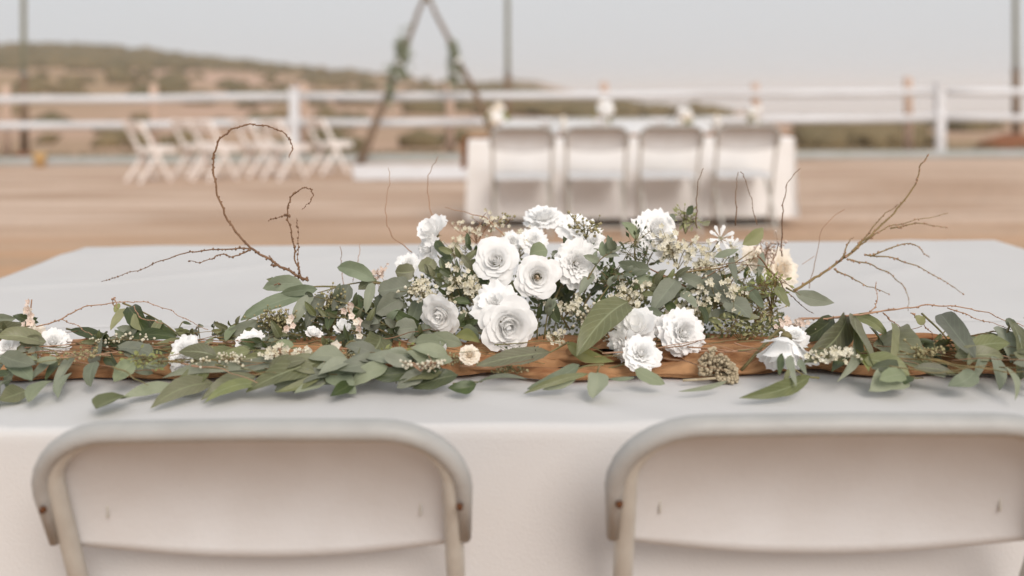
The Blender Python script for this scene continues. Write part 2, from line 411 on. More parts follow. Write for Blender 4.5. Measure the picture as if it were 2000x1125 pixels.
for px, dd, s_ in ((47, 19.4, 0.35), (1984, 19.6, 0.75)):
    m2 = MB(); m2.blob((FX(px, dd), dd, 0.0), s_, 3, 0.07, (1, 0.8, 0.42)); 
    tag(m2.build('dirt_mound', M['dirt_red']), 'small reddish mound of dirt at the foot of the %s pole' % ('left' if px < 100 else 'right'), 'dirt mound', 'dirt mounds at the poles')
t = empty('bucket', P(78, 312, 17.2) * 1, 'small yellowish tan bucket on the ground near the left pole', 'bucket'); t.location.z = 0
m2 = MB(); m2.tube([(0, 0, 0), (0, 0, 0.22), (0, 0, 0.235), (0, 0, 0.235)], [0.085, 0.115, 0.12, 0.10], 16); m2.build('pail', M['bucket'], t)
m2 = MB(); m2.tube([(0.12 * math.cos(a), 0.02, 0.225 + 0.1 * math.sin(a)) for a in [i * PI / 10 for i in range(11)]], 0.005, 6); m2.build('handle', M['steel'], t)

# ------------------------------------------------------------ triangular arch
AD = 17.3
arch = empty('wedding_arch', (FX(840, AD), AD, 0), 'tall triangular wooden arch with greenery tied on both legs', 'arch')
ax0 = FX(840, AD)
apex = P(833, -14, AD) - Vector((ax0, AD, 0))
def pole(pts, r0, r1, name='pole'):
    m2 = MB(); p = smooth(pts, 4); k = len(p)
    m2.tube([q + Vector((0.012 * math.sin(i * 1.7), 0.012 * math.cos(i * 1.3), 0)) for i, q in enumerate(p)], [r0 + (r1 - r0) * i / (k - 1) for i in range(k)], 8)
    return m2.build(name, M['dark_wood'], arch)
Lf = Vector((FX(700, AD) - ax0, 0, 0)); Rf = Vector((FX(988, AD) - ax0, 0, 0)); Bf = Vector((FX(905, AD) - ax0, 0.5, 0))
ex = lambda a, b, k: a + (b - a) * k
pole([Lf, ex(Lf, apex, .35) + Vector((0.02, 0, 0)), ex(Lf, apex, .7), ex(Lf, apex, 1.07)], 0.07, 0.028)
pole([Rf, ex(Rf, apex, .4) + Vector((0.02, 0, 0)), ex(Rf, apex, .7), ex(Rf, apex, 1.07)], 0.06, 0.028)
m2 = MB(); m2.tube([ex(Lf, apex, 0.97) + Vector((0, -.05, 0)), ex(Rf, apex, .97) + Vector((0, .05, 0))], 0.06, 8); m2.build('rope_lashing', M['stem_gold'], arch)
def greenery(c, n, sx, sz, name='greenery'):
    mb = MB()
    for k in range(n):
        q = Vector(c) + Vector((random.gauss(0, sx), random.gauss(0, 0.06), random.gauss(0, sz)))
        q.x += -(q.z - c[2]) * 0.0
        a = Vector((R(-1, 1), R(-1, 1), R(-1, 1))).normalized() * R(0.05, 0.1); bb = a.orthogonal().normalized() * R(0.02, 0.035)
        mb.add([q - a, q + bb, q + a, q - bb], [(0, 1, 2, 3)])
    return mb
for cpx, cpy, n, sx, sz in ((786, 100, 130, .055, .12), (778, 140, 90, .07, .10), (762, 185, 50, .03, .14), (886, 105, 100, .04, .10), (888, 135, 90, .055, .07), (885, 160, 30, .03, .1)):
    q = P(cpx, cpy, AD - .1) - Vector((ax0, AD, 0))
    o = greenery(q, n, sx, sz).build('greenery', M['sage'], arch); o['kind'] = 'stuff'
for cpx, cpy in ((780, 122), (893, 118), (774, 150), (889, 142)):
    m2 = MB(); q = P(cpx, cpy, AD - .18) - Vector((ax0, AD, 0))
    for k in range(7):
        m2.blob(q + Vector((R(-.04, .04), R(-.02, .02), R(-.04, .04))), R(.02, .035), 1, .2)
    m2.build('blossom', M['petal'], arch)
# white carpet in front of the arch
mb = MB()
def cf(u, v):
    a = P(690 + 215 * u, 352, 15) ; 
    d = 1.175 * F / (352 - HY - 2) + (1.175 * F / (322 - HY - 1) - 1.175 * F / (352 - HY - 2)) * v
    px = 690 - 5 * v + (250 + 10 * v) * u
    x = (px - 1000) * d / F
    return Vector((x, d, 0.006 + 0.012 * abs(noise.noise(Vector((x * 2.5, d * 1.5, 1))))))
mb.grid(cf, 40, 40); o = mb.build('aisle_carpet', M['carpet']); tag(o, 'white cloth carpet laid on the sand in front of the triangle arch', 'carpet')

# ------------------------------------------------------------ white wooden folding chairs on the left
def wood_chair():
    t = empty('folding_chair')
    W = 0.40
    def bar(a, b, wd, th, name):
        a, b = Vector(a), Vector(b); d = b - a; q = d.to_track_quat('Z', 'X')
        m2 = MB(); m2.box((a + b) / 2, (th * 1.1, wd * .85, d.length), 0.004, q.to_matrix()); return m2.build(name, M['chair_wood'], t)
    for s in (-1, 1):     # faces +x
        bar((-0.20, s * W / 2, 0.80), (0.24, s * W / 2, 0.0), 0.024, 0.045, 'back_leg')
        bar((0.12, s * (W / 2 - 0.03), 0.43), (-0.20, s * (W / 2 - 0.03), 0.0), 0.024, 0.042, 'front_leg')
    m2 = MB(); m2.box((-0.165, 0, 0.730), (0.02, W, 0.16), 0.005, Matrix.Rotation(-0.5, 3, 'Y')); m2.build('backrest', M['chair_wood'], t)
    for k in range(5):
        m2 = MB(); m2.box((-0.03 + 0.082 * k + 0.02, 0, 0.445 + 0.003 * k), (0.070, W - 0.03, 0.018), 0.004); m2.build('seat_slat', M['chair_wood'], t)
    m2 = MB(); m2.box((0.145, 0, 0.408), (0.40, W - 0.035, 0.052), 0.006); m2.build('seat_frame', M['chair_wood'], t)
    m2 = MB(); m2.tube([(0.17, -W / 2, 0.14), (0.17, W / 2, 0.14)], 0.01, 8); m2.build('stretcher', M['chair_wood'], t)
    m2 = MB(); m2.tube([(-0.12, -W / 2 + .03, 0.11), (-0.12, W / 2 - .03, 0.11)], 0.01, 8); m2.build('stretcher', M['chair_wood'], t)
    return t
wc = wood_chair()
spots = [(295, 367, 52, 'leftmost white wooden folding chair, standing clear of the others'), (385, 357, 50, 'white wooden folding chair just right of the leftmost one, half hidden behind its neighbour'),
         (424, 364, 53, 'third white wooden folding chair from the left, with the whole seat showing'), (505, 356, 50, 'fourth white wooden folding chair from the left, beneath the curl of willow'),
         (560, 362, 52, 'white wooden folding chair in front of the thick white fence post'), (645, 352, 47, 'rightmost white wooden folding chair, nearest the wooden arch')]
for i, (px, py, a, lb) in enumerate(spots):
    c = wc if i == 0 else copy_tree(wc)
    d = HC * F / (py - 12 - HY + ROLL * (px - 1000))
    c.location = ((px - 1010) * d / F, d, 0.0); c.rotation_euler.z = math.radians(a + R(-4, 4)); c.scale = (1.02,) * 3
    tag(c, lb, 'chair', 'white wooden folding chairs facing the arch')

# ------------------------------------------------------------ white plastic folding chairs (near pair, and round the distant table)
def plastic_chair():
    t = empty('plastic_chair')
    W = 0.235            # half width to the tube centre
    top = 0.804; k = 0.46   # slope: y grows as z drops
    def Y(z): return (top - z) * k
    def up_pts(hw, rc, z_end, ztop=top):
        pts = [Vector((-hw - (0.0), Y(z_end), z_end))]
        pts.append(Vector((-hw, Y(ztop - rc), ztop - rc)))
        for i in range(1, 8):
            a = i / 8 * PI / 2
            z = ztop - rc + rc * math.sin(a) * 1.0; x = -hw + rc * 1.15 * (1 - math.cos(a)); pts.append(Vector((x, Y(z), z)))
        pts.append(Vector((-hw + rc * 1.15, Y(ztop), ztop)))
        pts.append(Vector((0, Y(ztop) + 0.004, ztop)))
        r = [Vector((-p.x, p.y, p.z)) for p in reversed(pts[:-1])]
        return pts + r
    # main frame tube (goes down to the front feet)
    pts = [q + Vector((0, .004, 0)) for q in up_pts(W - 0.013, 0.066, 0.62, top + 0.002)]
    lo = [Vector((-W + 0.020, 0.34, 0.012)), Vector((-W + 0.014, Y(0.45) + .015, 0.45))]
    full = lo + pts + [Vector((-p.x, p.y, p.z)) for p in reversed(lo)]
    m2 = MB(); m2.tube(full, 0.0115, 10); m2.build('frame', M['white_tube'], t)
    # moulded rim around the top of the back
    rim = up_pts(W, 0.078, 0.665, top + 0.006)
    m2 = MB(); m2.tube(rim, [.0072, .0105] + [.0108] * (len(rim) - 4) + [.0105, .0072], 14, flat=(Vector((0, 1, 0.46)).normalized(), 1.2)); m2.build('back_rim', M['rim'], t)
    # back panel, dished, with a curved lower edge
    def bp(u, v):
        x = (u * 2 - 1); hw = W - 0.010
        zlow = 0.652 - 0.030 * (1 - x * x) ; ztop_ = top + 0.000
        c = abs(x) ; 
        if c > 0.62: ztop_ -= 0.072 * (1 - math.sqrt(max(0, 1 - ((c - 0.62) / 0.38) ** 2)))
        z = zlow + (ztop_ - zlow) * v
        y = Y(z) + 0.008 + 0.048 * (1 - x * x) ** 0.6 * math.sin(PI * (0.10 + 0.80 * v)) ** 0.8
        return Vector((x * hw, y, z))
    m2 = MB(); m2.grid(bp, 40, 16)
    nv = len(m2.v); front = list(m2.v)
    m2.grid(lambda u, v: bp(u, v) + Vector((0, 0.006, 0)), 40, 16)
    def idx(i, j): return i * 17 + j
    for i in range(40):
        m2.f.append((idx(i, 0), idx(i + 1, 0), nv + idx(i + 1, 0), nv + idx(i, 0)))
    m2.build('back_panel', M['white_plastic'], t)
    for s in (-1, 1):
        m2 = MB(); z = 0.715
        m2.tube([(s * (W - 0.004), Y(z) - 0.021, z), (s * (W - 0.004), Y(z) - 0.0165, z + .001)], [0.003, 0.0042], 10); m2.build('screw', M['screw'], t)
        m2 = MB()                                     # small moulded slots in the panel
        x = s * (W - 0.045); 
        m2.box(bp(0.5 + 0.5 * s * 0.81, 0.32) + Vector((0, -0.001, 0)), (0.0025, 0.003, 0.016), 0.0008); m2.build('slot', M['white_tube'], t)
    # seat
    def st(u, v):
        x = (u * 2 - 1) * (W - 0.028) ; y = 0.14 + 0.38 * v
        return Vector((x * (1 - 0.08 * (v > .9)), y, 0.445 + 0.01 * v - 0.012 * (1 - (2 * u - 1) ** 2) * math.sin(v * PI)))
    m2 = MB(); m2.grid(st, 16, 16); m2.grid(lambda u, v: st(u, v) - Vector((0, 0, 0.022)), 16, 16)
    for i in range(16):
        for (j0) in (0, 16):
            a = i * 17 + j0; b = (i + 1) * 17 + j0; m2.f.append((a, b, b + 289, a + 289))
            a = j0 * 17 + i; b = j0 * 17 + i + 1; m2.f.append((a, b, b + 289, a + 289))
    m2.build('seat', M['white_plastic'], t)
    # rear legs
    for s in (-1, 1):
        m2 = MB(); m2.tube([(s * (W - 0.035), 0.36, 0.43), (s * (W - 0.035), 0.12, 0.2), (s * (W - 0.035), -0.07, 0.012)], 0.011, 10); m2.build('rear_leg', M['white_tube'], t)
    m2 = MB(); m2.tube([(-W + .035, -0.02, 0.08), (W - .035, -0.02, 0.08)], 0.009, 8); m2.build('stretcher', M['white_tube'], t)
    m2 = MB(); m2.tube([(-W + .02, 0.28, 0.12), (W - .02, 0.28, 0.12)], 0.009, 8); m2.build('stretcher', M['white_tube'], t)
    return t
pc = plastic_chair()
pc.location = (-0.2925, 1.135, 0.0); pc.scale = (1.0, 1, 1.0)
tag(pc, 'left of the two white plastic folding chairs at the near table edge, both screws showing', 'chair', 'white folding chairs at the near table')
c2 = copy_tree(pc); c2.location = (0.363, 1.125, 0.0); c2.scale = (1.075, 1, 1.006); c2.rotation_euler.z = math.radians(-0.5)
tag(c2, 'right white plastic folding chair at the near table edge, cut off by the frame', 'chair', 'white folding chairs at the near table')
nm = ['leftmost', 'second from the left', 'third from the left', 'rightmost']
for i, px in enumerate((1020, 1165, 1312, 1462)):
    c = copy_tree(pc); d = 8.35 - 0.0 * i
    c.location = ((px - 1000) * d / F, d, 0); c.scale = (1.08, 1, 1.10); c.rotation_euler.z = math.radians((1, -1.5, 1, 0.5)[i])
    tag(c, 'white folding chair on the near side of the distant table, ' + nm[i], 'chair', 'chairs on the near side of the distant table')
for i, px in enumerate((1012, 1117, 1233, 1343)):
    c = copy_tree(pc); d = 10.6
    c.location = ((px - 1000) * d / F, d, 0); c.scale = (1.0, 1, 1.1); c.rotation_euler.z = PI + math.radians(R(-3, 3))
    tag(c, 'white folding chair on the far side of the distant table, ' + nm[i], 'chair', 'chairs on the far side of the distant table')

# ------------------------------------------------------------ tables and cloths
def table(name_label, x0, x1, y0, y1, group):
    cx, cy = (x0 + x1) / 2, (y0 + y1) / 2
    t = empty('folding_table', (cx, cy, 0), name_label, 'table', group)
    m2 = MB(); m2.box((0, 0, ZT - 0.026), (x1 - x0 - 0.01, y1 - y0 - 0.01, 0.04), 0.006); m2.build('tabletop', M['white_plastic'], t)
    for sx in (-1, 1):
        for sy in (-1, 1):
            m2 = MB(); X, Yy = sx * (x1 - x0 - 0.5) / 2, sy * (y1 - y0 - 0.16) / 2
            m2.tube([(X, Yy, 0), (X, Yy, ZT - 0.05)], 0.014, 8); m2.build('leg', M['steel'], t)
    return t
def cloth(name_label, x0, x1, y0, y1, zt, drop, foldamp=0.012, free_front=None, group=None, nx=150, ny=70, seed=0, back_drop=True, wr=0.0038):
    hx = (x1 - x0) / 2; cx = (x0 + x1) / 2
    dn = drop; fb = drop if back_drop else 0
    def fn(u, v):
        s = (u * 2 - 1) * (hx + dn)
        tt = y0 - (dn if free_front is None else 0) + v * ((y1 - y0) + (dn if free_front is None else 0) + fb)
        ox = max(0, abs(s) - hx); oy = max(0, y0 - tt); oy2 = max(0, tt - y1); o = max(ox, oy, oy2)
        x = max(-hx, min(hx, s)); y = max(y0, min(y1, tt))
        # soft shoulder
        sh = min(1, o / 0.012)
        dzz = 0 if o == 0 else (o - 0.004 * sh)
        fr = min(1, o / max(drop, .01))
        wv = foldamp * fr * (math.sin(s * 11 + seed) * 0.6 + math.sin(s * 23 + 1.3 + seed) * 0.4 + 0.5)
        wx = foldamp * fr * (math.sin(tt * 13) + 0.6)
        if oy > 0: y -= 0.004 * sh + wv
        if oy2 > 0: y += 0.004 * sh + wv
        if ox > 0: x += (0.004 * sh + wx) * (1 if s > 0 else -1)
        X = cx + x
        n_ = noise.noise(Vector((X * 2.2, y * 3.1, seed))) + 0.5 * noise.noise(Vector((X * 6 + y * 2, y * 5.5, seed + 4)))
        cr = max(0, 1 - abs(noise.noise(Vector((X * 1.4 + y * .8, y * 1.9 - X * .5, seed + 9)))) * 7)
        z = zt - dzz + (wr * (n_ + 0.9 * cr) if o == 0 else 0)
        z -= 0.0012 * max(0, 1 - abs((X + 5) % 0.46 - .23) / .008) if o == 0 else 0
        if free_front and v < 0.004: z = min(z, zt - 0.0018 + wr * (n_ + .9 * cr))
        if o > 0: y += 0.004 * noise.noise(Vector((X * 4, z * 5, 2)))
        return Vector((X, y, z))
    m2 = MB(); m2.grid(fn, nx, ny); o = m2.build('tablecloth', M['cloth']); tag(o, name_label, 'tablecloth', group); return o
TX0, TX1 = 0.07 - 1.235, 0.07 + 1.235
TY0, TY1 = 1.304, 2.85
YM = (TY0 + TY1) / 2
table('near one of two long folding tables under white cloths, by the chairs', TX0, TX1, TY0, YM - .003, 'long tables pushed together')
table('farther of two long folding tables pushed together, beyond the flowers', TX0, TX1, YM + .003, TY1, 'long tables pushed together')
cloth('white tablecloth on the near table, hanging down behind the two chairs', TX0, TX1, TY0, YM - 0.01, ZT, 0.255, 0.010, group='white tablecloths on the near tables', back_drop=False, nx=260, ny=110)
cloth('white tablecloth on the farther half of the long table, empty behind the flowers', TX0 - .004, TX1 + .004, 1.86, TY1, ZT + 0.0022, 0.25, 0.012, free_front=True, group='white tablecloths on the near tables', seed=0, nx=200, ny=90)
# distant table
fx0, fx1 = (914 - 1000) * 8.95 / F, (1550 - 1000) * 8.95 / F
table('distant long table dressed in white behind the flowers', fx0, fx1, 8.95, 9.85, 'distant dining table')
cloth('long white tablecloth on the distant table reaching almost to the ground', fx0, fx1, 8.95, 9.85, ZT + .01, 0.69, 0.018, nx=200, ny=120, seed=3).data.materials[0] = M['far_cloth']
def rumpled(x0, x1, yc, halfw, zb, amp, name, label, nx, ny, seed, endx=None, cat='table runner', kx=1.0):
    def fn(u, v):
        x = x0 + (x1 - x0) * u
        t = v * 2 - 1
        hw = halfw * (1 + 0.16 * noise.noise(Vector((x * 3.1 * kx, seed, 0))) + 0.08 * noise.noise(Vector((x * 9 * kx, seed, 5))))
        if t < 0: e = hw * (1 + 0.09 * noise.noise(Vector((x * 5 * kx, seed + 3, 5))) + 0.04 * noise.noise(Vector((x * 21 * kx, seed + 3, 5))))
        else: e = hw
        y = yc + 0.014 * noise.noise(Vector((x * 2 * kx, seed, 8))) + t * e
        q = Vector((x * 2.6 * kx, (t * 2.6 + 0.35 * noise.noise(Vector((x * 4 * kx, t, seed)))) , seed))
        rid = 1 - abs(noise.noise(q)) * 2.2
        rid2 = 1 - abs(noise.noise(Vector((x * 6 * kx, t * 7.0 + 0.7 * math.sin(x * 5 * kx), seed + 7)))) * 2
        rid3 = 1 - abs(noise.noise(Vector((x * 9 * kx, t * 17.0 + 1.2 * math.sin(x * 4 * kx), seed + 17)))) * 2
        edge = min(1, (1 - abs(t)) / 0.07)
        h = amp * (0.30 + 0.5 * max(0, rid) + 0.26 * rid2 + 0.16 * rid3) * math.sqrt(max(edge, 0))
        return Vector((x, y, zb + 0.002 + max(0.0, h)))
    m2 = MB(); m2.grid(fn, nx, ny); o = m2.build(name, M['rust']); tag(o, label, cat); return o
def runner_mesh():
    m2 = MB(); x0, x1 = TX0 + 0.02, TX1 - 0.02
    random.seed(77)
    def sheet(u, v):
        x = x0 + (x1 - x0) * u; t = v * 2 - 1
        y = 1.60 + .012 * noise.noise(Vector((x * 3, 9, 1))) + t * (0.060 + 0.05 * noise.noise(Vector((x * 4, t * 2, 0))) + .022 * noise.noise(Vector((x * 13, t, 3)))) 
        h = 0
        wx_ = .05 * noise.noise(Vector((x * 5, y * 9, 4))); wy_ = .02 * noise.noise(Vector((x * 6, y * 9, 14)))
        for th, fx, fy, am in ((-.42, 5, 21, .018), (.34, 6, 25, .016), (.06, 3, 17, .016), (.9, 16, 38, .005), (-.1, 9, 60, .004)):
            X_, Y_ = (x + wx_) * math.cos(th) + (y + wy_) * math.sin(th), -(x + wx_) * math.sin(th) + (y + wy_) * math.cos(th)
            h += am * max(0, 1 - 2.6 * abs(noise.noise(Vector((X_ * fx, Y_ * fy, th * 10))))) ** 1.3
        h *= min(1, (1 - abs(t)) / .06) ** .5 * (1 - .5 * sstep(.2, .8, t)); h = min(h, .026)
        return Vector((x, y, ZT + 0.004 + h))
    m2.grid(sheet, 1100, 90)
    for k, (yc, r, zo) in enumerate(((1.520, .0125, .8), (1.545, .0105, .9), (1.600, .0125, 1.0), (1.655, .0105, .9), (1.685, .0085, .8), (1.56, .009, 2.4))):
        n, NA = 800, 26; vs, fs = [], []
        knots = [R(-1.2, 1.3) for _ in range(9)]
        for i in range(n + 1):
            x = x0 + (x1 - x0) * i / n
            w_ = 0.034 * noise.noise(Vector((x * 2.2, k * 5.1, 1))) + .045 * noise.noise(Vector((x * 6.2, k * 3.1, 7))); zb_ = .012 * max(0, noise.noise(Vector((x * 8.3, k * 4.3, 2)))) + .004 * noise.noise(Vector((x * 19, k * 4.3, 2)))
            rr = r * (1.05 + 1.0 * noise.noise(Vector((x * 4.6, k * 7.7, 4))) + .22 * noise.noise(Vector((x * 12, k * 7.7, 4))))
            pin = min(1, min(abs(x - q) for q in knots) / .05); rr *= 0.55 + 0.45 * pin
            tw = x * 5 * (1 if k % 2 else -1) + 4 * noise.noise(Vector((x * 2.2, k, 9)))
            for j in range(NA):
                a = 2 * PI * j / NA
                crease = abs(math.sin(1.5 * a + tw * .7 + 1.6 * noise.noise(Vector((x * 3, k, 5)))))
                c2 = abs(math.sin(3.5 * a - tw + 2.5 * noise.noise(Vector((x * 5, k, 3)))))
                rad = rr * (1.06 - 0.34 * (1 - crease) ** 3 - (0.16 + .22 * (1 - pin)) * (1 - c2) ** 2 + .10 * noise.noise(Vector((x * 22, a * 1.5, k + 9))))
                z = ZT + 0.004 + max(0, zb_ + (rr * .62 * zo) + rad * .8 * math.sin(a))
                vs.append((x, yc + w_ + rad * 1.2 * math.cos(a), z))
        for i in range(n):
            for j in range(NA):
                p, q = i * NA + j, i * NA + (j + 1) % NA; fs.append((p, q, q + NA, p + NA))
        m2.add(vs, fs)
    o = m2.build('table_runner', M['rust']); tag(o, 'rumpled rust brown gauze runner lying along the near table beneath the flowers', 'table runner'); return o
runner_mesh()
r2 = MB()
def rf(u, v):
    L_ = fx1 - fx0 + 0.66; s = -L_ / 2 + L_ * u; hx = (fx1 - fx0) / 2 + 0.055; x = max(-hx, min(hx, s)); o_ = max(0, abs(s) - hx)
    y = 9.38 + (v - .5) * (0.5 + 0.1 * math.sin(s * 3)); z = ZT + 0.02 - o_ + 0.02 * abs(noise.noise(Vector((s * 3, v * 5, 2)))) * (o_ == 0)
    return Vector((x + (fx0 + fx1) / 2 + (0.02 * math.sin(v * 25) if o_ > 0 else 0) * (1 if s > 0 else -1), y, z))
r2.grid(rf, 80, 24); tag(r2.build('table_runner', M['rust']), 'rust gauze runner on the distant table, hanging over both its ends', 'table runner')

# ------------------------------------------------------------ flowers
def petal_mesh(name, R_, Hh, dphi, curl, ruf=0.0, notch=0.0, nu=7, nv=7, r0=0.12, phase=0.0, drop=0.0, zoff=0.0, inward=0.0):
    vs, fs, uv = [], [], []
    for i in range(nu + 1):
        u = i / nu * 2 - 1
        for j in range(nv + 1):
            v = j / nv
            vm = v * (1 - (0.13 if notch else 0.20) * abs(u) ** 3 - notch * 0.12 * abs(math.sin(u * 6 + phase)) * (v > .8))
            r = R_ * (r0 + (1 - r0) * vm ** 0.75) - inward * R_ * vm ** 3
            z = Hh * vm ** 1.25 + zoff
            c = curl * max(0, (vm - 0.6) / 0.4) ** 2
            r += c * R_ * 0.35; z -= c * 0.16 + drop * vm * vm
            wv = ruf * v * v * (math.sin(u * 7 + phase * 3) + (.7 * math.sin(u * 15 + phase) if notch else 0))
            r += wv * 0.5; z += wv * 0.8 * (1 if Hh < .45 else .3)
            a = dphi * u * (0.45 + 0.55 * math.sin(min(1, v * 1.25) * PI / 2)) + 0.05 * ruf * math.sin(v * 9)
            vs.append((r * math.cos(a), r * math.sin(a), z)); uv.append((i / nu, v))
    for i in range(nu):
        for j in range(nv):
            a = i * (nv + 1) + j; fs.append((a, a + 1, a + nv + 2, a + nv + 1))
    me = bpy.data.meshes.new(name); me.from_pydata(vs, [], fs)
    for p in me.polygons: p.use_smooth = True
    u_ = me.uv_layers.new(name='UVMap')
    for l in me.loops: u_.data[l.index].uv = uv[l.vertex_index]
    return me
random.seed(5)
def kind_layers(kind):
    if kind == 'rose':
        return [(0.055, .66, 2.4, .0, .0, 0, 2, .2, .7), (0.12, .665, 1.7, .0, .0, 0, 3, .25, .7), (.22, .67, 1.25, .15, .01, 0, 3, .15, .7), (.33, .66, 1.05, .3, .015, 0, 4, .1, .65), (.45, .63, .92, .5, .02, 0, 5, .05, .6), (.58, .58, .84, .7, .03, 0, 5, 0, .55), (.71, .54, .82, .8, .05, 0, 5, 0, .45), (.86, .42, .78, .9, .06, 0, 5, 0, .35), (.94, .24, .72, .9, .07, 0, 4, 0, .3)]
    if kind == 'ruffled':
        return [(.14, .66, 1.3, .1, .06, .5, 3, .1, .4), (.26, .70, 1.0, .3, .09, .5, 4, 0, .4), (.40, .70, .9, .5, .10, .5, 5, 0, .4), (.56, .64, .85, .6, .11, .5, 6, 0, .35), (.74, .54, .8, .7, .11, .5, 6, 0, .3), (.90, .36, .78, .8, .11, .5, 6, 0, .2), (.97, .14, .74, .8, .10, .5, 6, 0, .15)]
    if kind == 'loose':
        return [(.15, .6, 1.4, .1, .05, .3, 3, .3, .5), (.28, .64, 1.1, .2, .08, .3, 4, .2, .4), (.45, .66, .85, .3, .07, .4, 4, .1), (.72, .55, .75, .6, .08, .5, 5, 0), (.98, .30, .68, .9, .09, .5, 6, 0)]
    if kind == 'cup':
        return [(.40, .95, 1.2, .1, .04, .3, 3, .25), (.62, 1.05, .95, .2, .05, .5, 4, .15), (.78, .95, .8, .4, .06, .5, 4, 0), (.92, .7, .7, .8, .07, .5, 3, 0)]
    if kind == 'star':
        return [(.55, .55, .16, .2, .02, .3, 5, 0), (.95, .35, .17, .3, .03, .3, 8, 0)]
    if kind == 'bud':
        return [(.30, 1.3, 1.5, 0, .0, 0, 3, .5), (.5, 1.4, 1.1, .1, .02, 0, 3, .4)]
PM = {}
for kd in ('rose', 'ruffled', 'loose', 'cup', 'star', 'bud'):
    PM[kd] = []
    for li, ly_ in enumerate(kind_layers(kd)):
        r_, h_, dp, cu, ru, no, n_, inw = ly_[:8]; r0_ = ly_[8] if len(ly_) > 8 else .12
        var = [petal_mesh('petal', r_, h_, dp, cu, ru, no, phase=R(0, 6), inward=inw, r0=r0_, nu=12 if no else 7, nv=7) for _ in range(2)]
        PM[kd].append((var, n_))
FLOWERS = {}
def flower(kind, px, py, rpx, face, label, D=None, mat='petal', mat_in=None, sz=1.0, roll=None, stem_to=None, group='white flowers in the centrepiece', name=None, cat='flower'):
    D = D or DA(px, py)
    if py > 640: D = min(D, DA(px, py) - .012)
    c = P(px, py, D); r = rpx * D / F
    d = Vector(face).normalized()
    name = name or {'rose': 'white_rose', 'ruffled': 'ruffled_flower', 'loose': 'open_flower', 'cup': 'cupped_flower', 'star': 'star_flower', 'bud': 'flower_bud'}[kind]
    t = empty(name, c - d * r * 0.3, label, cat, group)
    t.rotation_mode = 'QUATERNION'
    t.rotation_quaternion = d.to_track_quat('Z', 'Y') @ Quaternion((0, 0, 1), roll if roll is not None else R(0, 6.28))
    t.scale = (r, r, r * sz)
    nl = len(PM[kind])
    for li, (var, n_) in enumerate(PM[kind]):
        off = R(0, 6.28)
        for k in range(n_):
            me = var[k % 2]
            mm = M[mat_in] if (mat_in and li < 2) else M[mat]
            o = bpy.data.objects.new('petal', me); COL.objects.link(o); o.parent = t
            if not me.materials: me.materials.append(M['petal'])
            o.material_slots[0].link = 'OBJECT'; o.material_slots[0].material = mm
            o.rotation_euler = (R(-.07, .07), R(-.12, .12), off + 2 * PI * (k + R(-.14, .14)) / n_)
            s_ = R(0.9, 1.08); o.scale = (s_, s_ * R(.92, 1.05), s_ * R(.92, 1.06))
    m2 = MB(); m2.tube([(0, 0, -0.26), (0, 0, -0.16), (0, 0, -0.04), (0, 0, 0.0)], [.07, .18, .2, .05], 10)
    for k in range(5):
        a = k * 2 * PI / 5
        m2.add([(0.12 * math.cos(a - .5), .12 * math.sin(a - .5), -.02), (0.12 * math.cos(a + .5), .12 * math.sin(a + .5), -.02), (.55 * math.cos(a), .55 * math.sin(a), 0.02)], [(0, 1, 2)])
    m2.build('calyx', M['stem_green'], t)
    if kind == 'rose':
        mh = MB(); mh.tube([(0, 0, 0.0), (0, 0, .2), (0, 0, .44), (0, 0, .56), (0, 0, .6)], [.06, .07, .055, .03, .01], 9); h_ = mh.build('heart', M[mat_in or mat], t)
    if kind in ('loose', 'ruffled'):
        mh = MB(); mh.tube([(0, 0, 0.0), (0, 0, .2), (0, 0, .34), (0, 0, .42), (0, 0, .46)], [.05, .10, .09, .05, .01], 9); h_ = mh.build('heart', M[mat_in or mat], t)
    # short stem
    inv = (Matrix.Translation(t.location) @ t.rotation_quaternion.to_matrix().to_4x4() @ Matrix.Diagonal((r, r, r * sz, 1))).inverted()
    end = Vector(stem_to) if stem_to else Vector((c.x + (0.05 if px < 1060 else -0.05) * R(.5, 1.2), c.y + 0.02, max(ZT + 0.012, c.z - 0.09)))
    e = inv @ end
    m2 = MB(); m2.tube(smooth([Vector((0, 0, -0.2)), Vector((0, 0, -0.7)).lerp(e, .25), e], 4), 0.055, 6); m2.build('stem', M['stem_green'], t)
    return t
fl = flower
fl('cup', 846, 452, 33, (-.35, -.6, .6), 'white bloom at the top left of the bouquet, tilted left above a leaf', 1.80)
fl('loose', 832, 487, 30, (-.7, -.5, .2), 'white flower drooping left directly beneath the top left bloom', 1.79)
fl('loose', 797, 514, 21, (-.2, -.8, .6), 'small white flower framed by two round leaves at the left of the bouquet', 1.76)
fl('rose', 968, 508, 40, (-.22, -1, .38), 'large white rose left of the cream rose, slightly above it', 1.70)
fl('rose', 1050, 541, 38, (.05, -1, .12), 'cream centred white rose facing straight out of the middle of the bouquet', 1.665, mat_in='petal_cream')
fl('loose', 1043, 468, 26, (.1, -.8, .6), 'small white flower above the cream rose, deep in the bouquet', 1.79)
fl('ruffled', 1060, 420, 35, (-.1, -.35, 1), 'topmost white bloom of the bouquet, seen edge on', 1.86)
fl('loose', 1132, 446, 41, (.25, -.55, .8), 'broad white flower at the top right of the middle, behind sprays of tiny seeds', 1.84)
fl('ruffled', 1127, 514, 42, (.2, -1, .2), 'ruffled white flower just right of the cream rose', 1.70)
fl('ruffled', 1283, 447, 40, (.15, -.8, .5), 'tall ruffled white flower standing alone right of the bouquet middle', 1.80)
fl('cup', 1298, 478, 25, (.4, -.7, -.1), 'small white flower hanging under the tall ruffled bloom', 1.78)
fl('rose', 858, 617, 37, (-.45, -1, -.28), 'greyish shaded rose low on the left, turned down to the table', 1.60)
